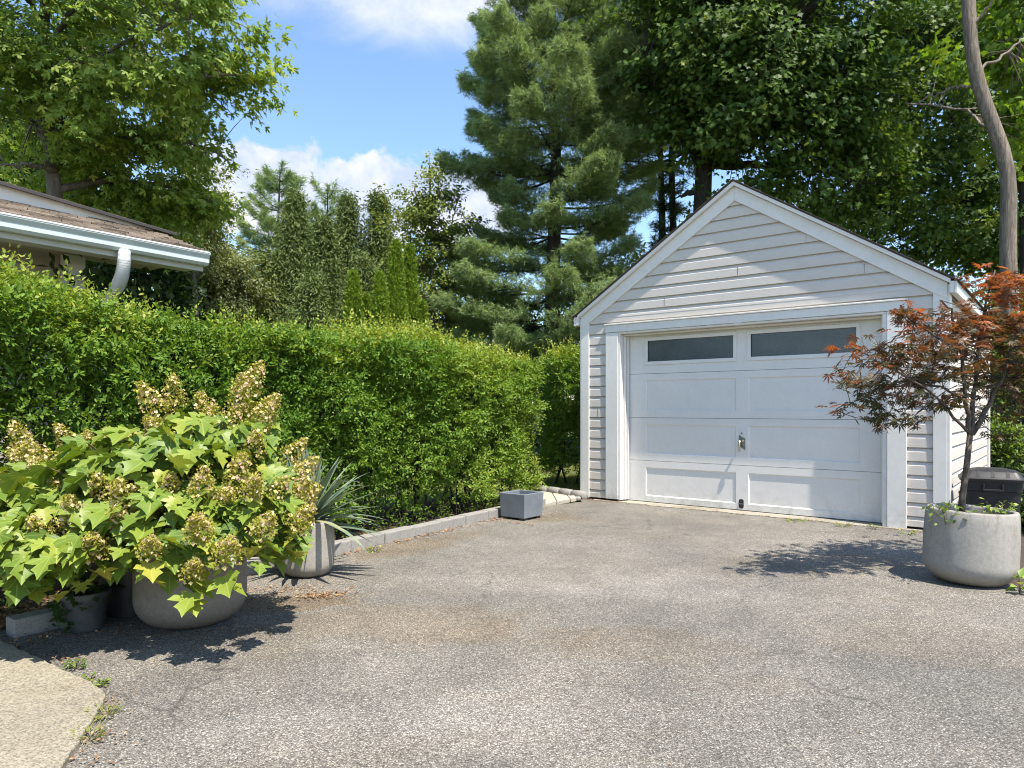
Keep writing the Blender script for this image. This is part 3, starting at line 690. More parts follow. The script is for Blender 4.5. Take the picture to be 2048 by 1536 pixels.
def taper_pot(name, x, y, r0, r1, h, mat, label, cat='pot', n=48):
    p = empty(name, (x, y, 0)); tag(p, label, cat)
    pr = [(r0 * .9, .0), (r0, .004), (r0 + (r1 - r0) * .86, h * .86), (r1 + .006, h * .865), (r1 + .007, h - .003), (r1 + .004, h), (r1 - .003, h), (r1 - .005, h - .01), (r1 - .012, h * .78)]
    m = MB().lathe(pr, n); m.f.pop(); m.build('pot_shell', mat, p, auto=35)
    m = MB(); m.lathe([(r1 - .012, h * .80), (r1 * .5, h * .83), (.01, h * .84)], 24); m.f.pop(0) if False else None; m.build('soil', SOIL, p, smooth=True)
    return p
taper_pot('nursery_pot', -2.235, 3.66, .088, .116, .20, GREYPOT, 'small dark grey tapered pot beside the square kerb end and the black tub')
taper_pot('nursery_pot', -2.155, 3.98, .150, .172, .33, BLACKP, 'black plastic tub in shade between the small grey pot and the hydrangea planter')
def square_planter():
    a = gp(1049, 1043); rz = -R(38.6); w, h, t = .335, .272, .024
    p = empty('square_planter', (a[0] - .5 * w * (math.cos(rz) + math.sin(rz)) * 1, a[1] - .5 * w * (math.sin(rz) - math.cos(rz)), 0), rz)
    tag(p, 'empty slate grey square planter standing at the end of the kerb', 'planter')
    c = w / 2; b = c - .012
    m = MB(); o_ = [(-b, -b), (b, -b), (b, b), (-b, b)]; u = [(-c, -c), (c, -c), (c, c), (-c, c)]; i_ = [(-c + t, -c + t), (c - t, -c + t), (c - t, c - t), (-c + t, c - t)]; j_ = [(-b + t, -b + t), (b - t, -b + t), (b - t, b - t), (-b + t, b - t)]
    m.v = [(x, y, .022) for x, y in o_] + [(x, y, h) for x, y in u] + [(x, y, h) for x, y in i_] + [(x, y, .045) for x, y in j_]
    for k in range(4):
        q = (k + 1) % 4; m.f += [(k, q, 4 + q, 4 + k), (4 + k, 4 + q, 8 + q, 8 + k), (8 + k, 8 + q, 12 + q, 12 + k)]
    m.f += [(3, 2, 1, 0), (12, 13, 14, 15)]; m.build('planter_box', SLATE, p, bevel=.006)
    for sx in (-1, 1):
        for sy in (-1, 1): MB().box(sx * .11 - .03, sx * .11 + .03, sy * .11 - .03, sy * .11 + .03, 0, .0225).build('foot', BLACKP, p)
square_planter()
def trash_bin():
    p = empty('trash_bin', (4.42, 6.46, 0), R(-30)); p.scale = (.86, .86, 1.0); tag(p, 'black plastic trash bin with a domed ribbed lid beside the garage wall', 'trash bin')
    def ring(hw, hd, z, r=.07, n=6):
        o = []
        for cx, cy, a0 in ((hw - r, hd - r, 0), (-hw + r, hd - r, 90), (-hw + r, -hd + r, 180), (hw - r, -hd + r, 270)):
            for k in range(n + 1): a = R(a0 + 90 * k / n); o.append((cx + r * math.cos(a), cy + r * math.sin(a), z))
        return o
    def loft(m, rings, cap0=True, cap1=True):
        b = len(m.v); n = len(rings[0])
        for r_ in rings: m.v += r_
        for i in range(len(rings) - 1):
            for k in range(n):
                q = (k + 1) % n; m.f.append((b + i * n + k, b + i * n + q, b + (i + 1) * n + q, b + (i + 1) * n + k))
        if cap0: m.f.append(tuple(b + k for k in reversed(range(n))))
        if cap1: m.f.append(tuple(b + (len(rings) - 1) * n + k for k in range(n)))
    m = MB(); loft(m, [ring(.205, .17, .0), ring(.225, .19, .20), ring(.238, .20, .205), ring(.25, .215, .40), ring(.262, .225, .405), ring(.268, .23, .50)]); m.build('bin_body', BLACKBIN, p, auto=30)
    m = MB(); loft(m, [ring(.290, .250, .492), ring(.293, .253, .515), ring(.270, .230, .530), ring(.235, .195, .578, .06), ring(.12, .09, .602, .03)]); 
    lid = m.build('lid', BLACKBIN, p, auto=25)
    for sx in (-.13, 0, .13): MB().prism([(sx - .018, -.232, .5315), (sx + .018, -.232, .5315), (sx + .012, -.197, .581), (sx - .012, -.197, .581)], (0, .012, .006)).build('lid_rib', BLACKBIN, lid)
    m = MB().box(-.09, .09, -.262, -.228, .405, .425).box(-.09, -.075, -.262, -.226, .425, .47).box(.075, .09, -.262, -.226, .425, .47); m.build('handle', BLACKBIN, p, bevel=.004)
    m = MB().box(.26, .292, -.08, .08, .415, .432); m.build('handle', BLACKBIN, p, bevel=.004)
trash_bin()

# ------------------------------------------------------------------ potted plants
def arc(p0, p1, sag, n=8):
    p0, p1 = np.array(p0, float), np.array(p1, float); t = np.linspace(0, 1, n)[:, None]
    return p0 + (p1 - p0) * t + np.array([0, 0, sag]) * (4 * t * (1 - t))
def panicle_mesh(seed, L=.24, Rm=.075):
    r = np.random.default_rng(seed); P, D, N, S, T = [], [], [], [], []
    n = 330
    for k in range(n):
        h = r.uniform(0, 1) ** 1.15; rad = Rm * (1 - h) ** .75 * (0.55 + .45 * (h > .06)) * r.uniform(.45, 1.12); a = r.uniform(0, 6.283)
        p = np.array([rad * math.cos(a), rad * math.sin(a), L * h]); d = nrm(np.array([math.cos(a), math.sin(a), r.uniform(-.1, 1.1)]))
        if r.random() < .22:      # sterile floret: four sepals
            nn = nrm(d + r.normal(size=3) * .45); x = nrm(np.cross(nn, r.normal(size=3))); y = np.cross(nn, x); tt = r.uniform(.5, 1.0)
            for q in (x, y, -x, -y): P.append(p + d * .012); D.append(q + nn * .15); N.append(nn); S.append(r.uniform(.008, .013)); T.append(tt)
        else:
            for _ in range(2): P.append(p + r.normal(size=3) * .009); D.append(d + r.normal(size=3) * .6); N.append(r.normal(size=3)); S.append(r.uniform(.008, .016)); T.append(r.uniform(0, .46))
    o = leaf_mesh('florets', (DIAMOND[0] * (1.7, 1, 1), DIAMOND[1]), np.array(P), np.array(D), np.array(N), np.array(S), np.array(T), G_FLOR)
    me = o.data; bpy.data.objects.remove(o); return me
PAN = [panicle_mesh(40 + k, L, Rm) for k, (L, Rm) in enumerate([(.175, .074), (.15, .070), (.21, .072), (.12, .062)])]
def hydrangea(name, base, label, heads, leafy, seed, nleaf, size=(.065, .140)):
    """heads: list of (x,y,z, variant, lean) flower positions; leafy: list of (centre, radii) leaf masses"""
    r = np.random.default_rng(seed); pl = empty(name, base); tag(pl, label, 'flowering shrub'); B = np.array(base)
    m = MB(); P, D, N, S, T = [], [], [], [], []
    for (hx, hy, hz, var, lean) in heads:
        tip = np.array([hx, hy, hz]) - B; st = np.array([r.normal() * .05, r.normal() * .05, 0.0]); pa = arc(st, tip, .06 + .05 * r.random(), 7)
        m.tube(pa, np.linspace(.009, .0035, 7), 5)
        o = bpy.data.objects.new('flower_cluster', PAN[var]); col.objects.link(o); o.parent = pl; o.location = tip
        ax = nrm(np.array(lean) + (0, 0, .65) + r.normal(size=3) * .16); o.rotation_euler = Vector(ax).to_track_quat('Z', 'Y').to_euler(); s_ = r.uniform(.85, 1.12); o.scale = (s_, s_, s_)
        for k in range(4):           # leaves below the head
            a = r.uniform(0, 6.28); q = pa[-1] - np.array([0, 0, .02 + .035 * k]); P.append(q); dd = np.array([math.cos(a), math.sin(a), -.6]); D.append(dd); N.append(np.array([0, -.25, .9]) + .6 * dd * (1, 1, 0) + r.normal(size=3) * .25)
            S.append(r.uniform(*size) * .85); T.append(r.uniform(.45, 1.0) ** 1.0)
    w = np.array([np.prod(np.array(q[1])) ** (2 / 3) for q in leafy]); w = w / w.sum()
    for k in range(nleaf):
        c, rad = leafy[r.choice(len(leafy), p=w)]; u = nrm(r.normal(size=3)); u[2] = abs(u[2]) if r.random() < .55 else u[2]
        q = np.array(c) + u * np.array(rad) * r.uniform(.62, 1.0) - B
        out = nrm(q * np.array([1, 1, .55]) - np.array([0, 0, .0])); hd = nrm(np.array([out[0], out[1], 0]) + r.normal(size=3) * (.45, .45, .0))
        P.append(q - hd * .07); D.append(hd * .8 + np.array([0, 0, r.uniform(-1.15, -.25)])); N.append(np.array([0, 0, .75]) + hd * r.uniform(.5, 1.1) + r.normal(size=3) * .25)
        S.append(r.uniform(*size)); T.append(np.clip(r.normal(.46, .19), 0, 1))
        if k % 4 == 0: m.tube(arc((0, 0, 0), q - hd * .07, .05, 6), np.linspace(.007, .0025, 6), 4)
    m.build('stem', STEMM, pl)
    o = leaf_mesh('foliage', OAK, np.array(P), np.array(D), np.array(N), np.array(S), np.array(T), G_HYD, pl)
    at = o.data.attributes.new('leafpos', 'FLOAT_VECTOR', 'POINT'); at.data.foreach_set('vector', np.tile(OAK[0], (len(P), 1)).astype(np.float32).ravel())
    return pl
def heads_from(list_):
    out = []
    for (u, v, Y, var) in list_:
        p = px(u, v + (22 if v < 1000 else -18), Y); out.append((p[0], p[1], p[2], var))
    return out
c1 = np.array([P1[0], P1[1], .8])
h1 = heads_from([(475, 800, 3.75, 2), (510, 835, 3.75, 0), (330, 820, 3.70, 2), (315, 860, 3.65, 0), (395, 850, 3.75, 0), (430, 900, 3.6, 0), (355, 905, 3.5, 1), (500, 890, 3.6, 1), 
                 (575, 960, 3.7, 0), (470, 950, 3.45, 0), (530, 985, 3.45, 0), (440, 985, 3.35, 1), (588, 1020, 3.6, 1), (400, 1010, 3.3, 1), (255, 985, 3.3, 0), (300, 930, 3.55, 1),
                 (520, 1090, 3.2, 1), (385, 1165, 3.12, 3), (400, 1085, 3.12, 3), (580, 940, 3.85, 0), (595, 990, 3.75, 1), (450, 1130, 3.1, 3), (575, 895, 3.9, 0), (370, 950, 3.5, 1), (340, 1010, 3.35, 3), (280, 900, 3.6, 0), (450, 850, 3.7, 0), (420, 820, 3.8, 1), (350, 790, 3.75, 0), (490, 765, 3.8, 0), (530, 810, 3.85, 1), (500, 1000, 3.3, 3), (590, 1070, 3.4, 3), (300, 1120, 3.1, 3)])
h1 = [(x, y, z, v, ((x - c1[0]) * .8, (y - c1[1]) * .8, 0)) for x, y, z, v in h1]
hydrangea('hydrangea', (P1[0], P1[1], .37), 'tall yellow-green oakleaf hydrangea with cream and pink flower heads in the big concrete planter shaded by its leaves', h1,
          [((-1.64, 3.62, .90), (.40, .36, .24)), ((-1.95, 3.50, .82), (.36, .34, .24)), ((-1.42, 3.66, .72), (.33, .32, .22)), ((-1.70, 3.30, .62), (.46, .22, .20)), ((-1.36, 3.40, .58), (.24, .22, .17)), ((-1.62, 3.20, .50), (.34, .14, .13)), ((-1.24, 3.52, .64), (.20, .2, .22)), ((-1.18, 3.62, .48), (.13, .12, .12)), ((-1.50, 3.70, .98), (.28, .24, .14))], 3, 860)
c2 = np.array([-2.16, 3.98, .6])
h2 = heads_from([(55, 890, 3.7, 0), (95, 915, 3.6, 1), (150, 880, 3.75, 0), (220, 880, 3.75, 1), (180, 900, 3.6, 0), (20, 965, 3.6, 0), (30, 1010, 3.45, 0), (95, 955, 3.5, 0), (265, 870, 3.7, 0), (60, 985, 3.45, 1), (155, 1065, 3.25, 0),
                 (40, 1080, 3.3, 3), (235, 1075, 3.25, 0), (70, 1140, 3.2, 3), (140, 1145, 3.2, 1), (200, 960, 3.4, 1), (245, 905, 3.6, 0), (10, 1045, 3.4, 1), (120, 1020, 3.4, 3), (190, 1120, 3.15, 3), (100, 1090, 3.2, 1), (200, 1010, 3.3, 1), (70, 930, 3.65, 0), (130, 940, 3.6, 1), (10, 1110, 3.2, 3)])
h2 = [(x, y, z, v, ((x - c2[0]) * .8, (y - c2[1]) * .8, 0)) for x, y, z, v in h2]
hydrangea('hydrangea', (c2[0], c2[1], .27), 'lower spreading oakleaf hydrangea with cream flower heads growing from the black tub', h2,
          [((-2.30, 3.55, .72), (.38, .36, .20)), ((-2.50, 3.50, .58), (.32, .32, .24)), ((-2.10, 3.30, .58), (.30, .24, .18)), ((-2.22, 3.12, .46), (.30, .18, .14)), ((-2.02, 3.05, .50), (.18, .14, .10)), ((-2.32, 3.0, .56), (.2, .14, .09))], 9, 470)
def ivy():
    p = empty('ivy', (-2.235, 3.66, .16)); tag(p, 'small dark trailing ivy filling the small grey pot', 'plant'); n = 150
    P = rng.normal(size=(n, 3)) * (.06, .06, .035) + (0, 0, .03); D = P * (1, 1, 0) + rng.normal(size=(n, 3)) * .05 + (0, 0, -.02)
    for k in range(26): P[k] = (-.06 + .10 * rng.random() - .03, -.115 - .02 * rng.random(), -.005 * k); 
    leaf_mesh('foliage', NORWAY, P, D, rng.normal(size=(n, 3)) * .5 + (0, -.3, .8), rng.uniform(.025, .05, n), rng.random(n) * .7, G_DARK, p)
    m = MB()
    for k in range(6): a = k * 1.05; m.tube(arc((0, 0, -.02), (.08 * math.cos(a), .08 * math.sin(a), .03), .02, 5), .003, 4)
    m.build('stem', STEMM, p)
ivy()
def yucca():
    p = empty('yucca', (P2[0], P2[1], .33)); tag(p, 'spiky blue-green yucca with stiff sword leaves in the medium planter', 'plant')
    V, Fc, T = [], [], []; r = np.random.default_rng(4); nseg = 7
    blades = []
    for k in range(105):
        a = r.uniform(0, 6.283); el = r.uniform(R(18), R(88)) ; blades.append((a, el, r.uniform(.40, .58)))
    for a, el in ((-.05, .15), (.15, .05), (-.30, .02), (.02, -.02), (-.55, .10), (.3, .2), (-.9, .12), (-1.3, .2), (.1, .3), (-.15, .33)): blades.append((a, el, r.uniform(.5, .62)))
    for a, el, L in blades:
        d = np.array([math.cos(a) * math.cos(el), math.sin(a) * math.cos(el), math.sin(el)]); side = nrm(np.cross(d, (0, 0, 1)) + 1e-4); b0 = len(V)
        w = r.uniform(.015, .024); pos = np.array([math.cos(a), math.sin(a), 0]) * r.uniform(.0, .035) + (0, 0, r.uniform(0, .05)); dd = d.copy(); tt = r.uniform(0, .75) if r.random() < .9 else .95
        br = r.random() < .13; bend = r.uniform(.01, .06) * (1 + 1.2 * math.cos(el))
        for s in range(nseg + 1):
            f = s / nseg; ww = w * (.55 + .9 * f if f < .5 else 1.0 * (1 - ((f - .5) / .5) ** 1.6)); nn = nrm(np.cross(side, dd))
            V += [pos - side * ww + nn * ww * .35, pos, pos + side * ww + nn * ww * .35]
            pos = pos + dd * L / nseg; dd = nrm(dd + np.array([0, 0, -bend - (.55 if br and s == 4 else 0)]))
            if s < nseg:
                q = b0 + s * 3; Fc += [(q, q + 1, q + 4, q + 3), (q + 1, q + 2, q + 5, q + 4)]; T += [tt + .05 * r.normal()] * 2
    np_mesh('blades', np.array(V), np.array(Fc), G_YUC, p, np.array(T), True)
    MB().tube([(0, 0, -.04), (0, 0, .06)], [.04, .03], 10).build('stem', BARK, p)
yucca()

def jap_maple():
    B = np.array([P3[0] - .02, P3[1] + .05, .40]); t = empty('red_maple', B); tag(t, 'small multi-stemmed maple with layered red and dark green leaves in the pale planter', 'small tree')
    r = np.random.default_rng(21); m = MB()
    fork = px(1940, 870, 4.72) - B; base = [np.zeros(3), np.array([.01, 0, .15]), (fork + (0, 0, .0)) * .6, fork]
    m.tube(base, [.025, .021, .019, .018], 10)
    stems = []
    def stem(pts, r0, r1):
        P = np.array([px(u, v, Y) - B for u, v, Y in pts]); d = np.linspace(0, 1, len(P)); tt = np.linspace(0, 1, 14)
        Q = np.stack([np.interp(tt, d, P[:, k]) for k in range(3)], 1); Q[1:-1] += r.normal(size=(12, 3)) * .008; stems.append(Q); m.tube(Q, np.linspace(r0, r1, 14), 7)
    stem([(1940, 872, 4.72), (1930, 800, 4.70), (1925, 700, 4.70), (1900, 620, 4.66), (1880, 600, 4.6)], .017, .004)
    stem([(1941, 872, 4.72), (1950, 780, 4.8), (1955, 690, 4.85), (1975, 600, 4.95), (1990, 540, 5.0)], .018, .004)
    stem([(1945, 868, 4.72), (1985, 800, 4.75), (2010, 740, 4.7), (2050, 640, 4.65), (2080, 560, 4.6)], .018, .004)
    stem([(1937, 865, 4.72), (1900, 825, 4.62), (1870, 790, 4.55), (1800, 740, 4.45), (1740, 715, 4.4), (1690, 690, 4.35)], .011, .003)
    stem([(1930, 800, 4.70), (1880, 770, 4.75), (1800, 770, 4.8), (1720, 800, 4.85), (1672, 818, 4.85)], .009, .003)
    stem([(1950, 780, 4.8), (2010, 760, 4.95), (2090, 740, 5.0), (2170, 700, 5.0)], .010, .003)
    stem([(1925, 700, 4.70), (1870, 670, 4.5), (1820, 640, 4.4), (1800, 610, 4.35)], .009, .003)
    stem([(1925, 720, 4.70), (1850, 700, 4.9), (1780, 690, 5.0), (1720, 740, 5.05)], .008, .003)
    allS = np.concatenate(stems)
    # layered sprays: (u, v, Y, half width px, half height px, weight)
    pads = [(1690, 702, 4.36, 26, 10, 6), (1700, 745, 4.4, 28, 10, 8), (1690, 817, 4.85, 28, 7, 8), (1820, 625, 4.35, 42, 16, 20), (1860, 650, 4.5, 60, 18, 26), (1795, 690, 4.4, 60, 16, 26), (1770, 720, 4.45, 60, 16, 30), (1870, 700, 4.55, 80, 20, 40),
            (1760, 775, 4.7, 60, 14, 30), (1800, 800, 4.7, 70, 14, 36), (1790, 835, 4.6, 60, 12, 28), (1870, 760, 4.6, 70, 16, 36), (1900, 800, 4.65, 70, 14, 20), (1950, 740, 4.7, 90, 18, 44), (1990, 690, 4.7, 90, 18, 46), (1960, 650, 4.75, 90, 20, 48),
            (2030, 640, 4.7, 80, 26, 46), (1990, 600, 4.85, 70, 22, 36), (1995, 560, 4.95, 50, 16, 18), (2050, 570, 4.7, 60, 26, 36), (2010, 545, 4.9, 40, 14, 14), (2050, 720, 4.8, 80, 20, 40), (2040, 790, 4.9, 80, 18, 34), (1990, 830, 4.9, 60, 14, 20), (2090, 620, 4.8, 80, 50, 50), (2110, 740, 4.8, 80, 50, 50),
            (1860, 735, 5.1, 90, 20, 40), (1920, 690, 5.2, 90, 20, 44), (1990, 760, 5.2, 80, 20, 30), (2040, 660, 5.2, 80, 20, 40), (1740, 765, 4.95, 50, 10, 20), (2000, 870, 4.9, 50, 10, 12), (1890, 665, 4.75, 70, 22, 34)]
    P, D, N, S, T = [], [], [], [], []
    for (u, v, Y, hw, hh, w) in pads:
        c = px(u, v, Y) - B; rx = hw / F * Y * 1.0; rz = hh / F * Y
        for k in range(int(w * .92)):
            q = c + np.array([r.normal() * rx * .55, r.normal() * rx * .55, r.normal() * rz * .7])
            i = np.argmin(((allS - q) ** 2).sum(1)); s0 = allS[i]; L = np.linalg.norm(q - s0)
            if L > .08 and r.random() < .5: m.tube(arc(s0, q, .25 * L * r.uniform(-.3, .6), 5), np.linspace(.0035, .0012, 5), 4, False)
            n_ = r.integers(2, 4); out = nrm((q - s0) * (1, 1, .3) + r.normal(size=3) * .04)
            for _ in range(n_):
                pp = q + r.normal(size=3) * (.03, .03, .014); dd = nrm(out * .8 + r.normal(size=3) * (.6, .6, .15)) + np.array([0, 0, r.uniform(-.55, .05)])
                P.append(pp); D.append(dd); N.append(np.array([0, 0, 1.0]) + r.normal(size=3) * .35); S.append(r.uniform(.042, .078))
                h = (pp[2] + B[2] - 1.15) / .85                    # young red leaves towards the top and the shoot tips
                T.append(np.clip(.25 + .44 * h + r.normal() * .15 + (.25 if hw < 32 else 0), 0, 1))
    m.build('trunk', BARK_M, t, smooth=True)
    leaf_mesh('foliage', PALM, np.array(P), np.array(D), np.array(N), np.array(S), np.array(T), G_JAP, t)
    # low plants sharing the pot
    for (dx, dy, lab, n) in ((-.22, -.10, 'small serrated green plant spilling over the rim of the pale planter', 70), (.20, .0, 'low green ground cover in the pale planter on the trash bin side', 60)):
        g = empty('ground_cover', (P3[0] + dx, P3[1] + dy, .42)); tag(g, lab, 'plant')
        PP = r.normal(size=(n, 3)) * (.055, .05, .03) + (0, 0, .05); DD = PP * (1, 1, 0) * 8 + r.normal(size=(n, 3)) * .5
        leaf_mesh('foliage', DIAMOND, PP, DD, r.normal(size=(n, 3)) * .4 + (0, 0, .9), r.uniform(.03, .055, n), r.random(n), G_WEED if dx > 0 else G_SHRUB, g)
        mm = MB()
        for k in range(8): mm.tube([(0, 0, -.03), tuple(PP[k] * .9)], .0025, 4)
        mm.build('stem', STEMM, g)
jap_maple()

# ------------------------------------------------------------------ hedge
def sprigs(bases, dirs, lens, r, nl=8, leaf=(.031, .052), up=(0, 0, .5)):
    """leafy shoots: leaves in two ranks along each shoot -> P, D, N, S arrays (and shoot index)"""
    n = len(bases); dirs = nrm(dirs); side = nrm(np.cross(dirs, r.normal(size=(n, 3)))); sd2 = np.cross(dirs, side)
    f = np.linspace(.1, 1.0, nl)[None, :] + r.normal(size=(n, nl)) * .03
    P = bases[:, None] + dirs[:, None] * (lens[:, None] * f)[..., None] - np.array([0, 0, 1]) * ((lens[:, None] * f) ** 2 * .6)[..., None]
    sg = np.where(np.arange(nl) % 2 == 0, 1, -1)[None, :, None]
    D = dirs[:, None] * .55 + side[:, None] * sg * .85 + r.normal(size=(n, nl, 3)) * .28; D[:, -1] = dirs + r.normal(size=(n, 3)) * .2
    N = sd2[:, None] * np.sign(sd2[:, None, 2:3] + 1e-6) * .5 + np.array(up) + dirs[:, None] * (.55, .55, 0) + r.normal(size=(n, nl, 3)) * .38
    S = r.uniform(*leaf, (n, nl)) * (1.12 - .35 * f)
    return P.reshape(-1, 3), D.reshape(-1, 3), N.reshape(-1, 3), S.ravel(), np.repeat(np.arange(n), nl)
def hedge(name, label, origin, along, into, L, T, top, r_seed, dens=1.0, thin=True, shoot=1.0):
    """origin: ground corner of the front face; along/into: unit vectors; L long, T thick; top(t) height"""
    r = np.random.default_rng(r_seed); o = empty(name, (origin[0], origin[1], 0)); tag(o, label, 'hedge')
    a3 = np.array([along[0], along[1], 0]); i3 = np.array([into[0], into[1], 0]); big = SineNoise(2.6, r_seed, 9); med = SineNoise(7.5, r_seed + 1, 9); low = SineNoise(1.2, r_seed + 2, 7); fin = SineNoise(19.0, r_seed + 4, 12)
    def loc(t, d, z): return a3 * t[:, None] + i3 * d[:, None] + np.array([0, 0, 1.0]) * z[:, None]
    PP, DD, NN, SS, TT = [], [], [], [], []
    def add(res, tint): 
        P, D, N, S, i = res; PP.append(P); DD.append(D); NN.append(N); SS.append(S); TT.append(np.clip(tint[i] + r.normal(size=len(i)) * .12, 0, 1))
    def face(n, which):
        t = r.uniform(-.02, L + .02, n); q = top(t); z = r.uniform(0.06, 1.0, n) ** .85 * q
        p0 = loc(t, 0 * t, z); bulge = .10 * big(p0) + .12 * med(p0) + .10 * fin(p0) + .05 * (z / q) - .10 * np.clip(.35 - z / q, 0, 1) * 1.6
        keep = (r.random(n) < np.clip(.50 + .75 * (z / q) + .35 * med(p0 * 1.3 + 7), .10, 1)) if thin else np.ones(n, bool)
        dep = r.exponential(.055, n)
        if which == 0: p = loc(t, -bulge + dep, z); out = -i3
        elif which == 1: p = loc(t, T + bulge - dep, z); out = i3
        d = out * r.uniform(.4, 1.2, (n, 1)) + np.array([0, 0, 1]) * r.uniform(-.35, .85, (n, 1)) + r.normal(size=(n, 3)) * .45
        ln = r.uniform(.08, .17, n) + (r.random(n) < .03) * r.uniform(.05, .14, n); yel = .18 * low(p0) + (.14 * np.clip(1 - z / q, 0, 1) if which == 0 else 0)
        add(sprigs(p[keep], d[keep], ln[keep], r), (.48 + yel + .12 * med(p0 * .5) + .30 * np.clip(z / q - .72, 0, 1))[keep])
    face(int(1650 * L * dens), 0); face(int(1100 * L * dens), 1)
    n = int(1450 * L * dens); t = r.uniform(-.03, L + .03, n); d = r.uniform(-.06, T + .04, n); q = top(t)     # the top
    p0 = loc(t, d, q); edge = np.clip(.14 - np.minimum(d + .06, T + .04 - d), 0, 1) * .7
    p = loc(t, d, q - .03 + .085 * big(p0) + .11 * med(p0) + .03 * fin(p0) - edge - r.exponential(.05, n)); ln = r.uniform(.08, .18, n) + (r.random(n) < .15 * shoot) * r.uniform(.06, .30, n)
    dr = np.array([0, 0, 1.0]) * r.uniform(.35, 1.2, (n, 1)) + r.normal(size=(n, 3)) * .42
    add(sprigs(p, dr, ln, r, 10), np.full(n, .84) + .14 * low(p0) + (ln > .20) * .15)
    for e, s_ in ((0.0, -1), (L, 1)):         # the ends
        n = int(1100 * dens * T); d = r.uniform(0, T, n); tt = np.full(n, e); q = top(tt); z = r.uniform(.1, 1, n) * q; p0 = loc(tt, d, z)
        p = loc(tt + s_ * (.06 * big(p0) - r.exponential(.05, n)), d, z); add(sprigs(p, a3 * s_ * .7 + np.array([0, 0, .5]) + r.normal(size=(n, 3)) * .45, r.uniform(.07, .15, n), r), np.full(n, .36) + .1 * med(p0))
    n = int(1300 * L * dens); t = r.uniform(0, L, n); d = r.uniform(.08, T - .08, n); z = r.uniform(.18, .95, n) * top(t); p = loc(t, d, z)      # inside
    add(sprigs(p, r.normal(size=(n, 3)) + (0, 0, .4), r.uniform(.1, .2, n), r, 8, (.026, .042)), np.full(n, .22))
    P, D, N, S, TI = map(np.concatenate, (PP, DD, NN, SS, TT))
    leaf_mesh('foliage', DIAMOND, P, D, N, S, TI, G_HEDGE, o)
    m = MB(); ns = int(L * 9)
    for k in range(ns):
        t = (k + r.random()) / ns * L; d = r.uniform(.12, T * .75); q = float(top(np.array([t]))[0]); pts = [a3 * t + i3 * d]
        for z in (.25, .6, 1.0, q * .85): pts.append(a3 * (t + r.normal() * .05) + i3 * (d + r.normal() * .05) + np.array([0, 0, z]))
        m.tube(pts, [.017, .014, .011, .008, .003], 6)
        for _ in range(4):
            z = r.uniform(.12, 1.4); f = z / 1.4; m.tube(arc(np.array(pts[0]) + np.array([0, 0, z]), np.array(pts[0]) + a3 * r.normal() * .2 - i3 * r.uniform(-.15, .3) + np.array([0, 0, z + r.uniform(.15, .5)]), .03, 5), [.007, .006, .005, .003, .002], 4)
    m.build('stem', BARK_D, o)
    return o
HA = kp(-3.2, .36)
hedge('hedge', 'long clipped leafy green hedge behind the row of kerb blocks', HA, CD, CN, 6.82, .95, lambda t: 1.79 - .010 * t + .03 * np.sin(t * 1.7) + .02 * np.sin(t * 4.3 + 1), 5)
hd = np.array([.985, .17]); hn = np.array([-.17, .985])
hedge('hedge', 'short hedge piece with bare lower stems between the long hedge and the garage', np.array([.62, 10.05]), hd, hn, 1.2, .7, lambda t: 1.86 + .03 * np.sin(t * 5), 8, 1.0)

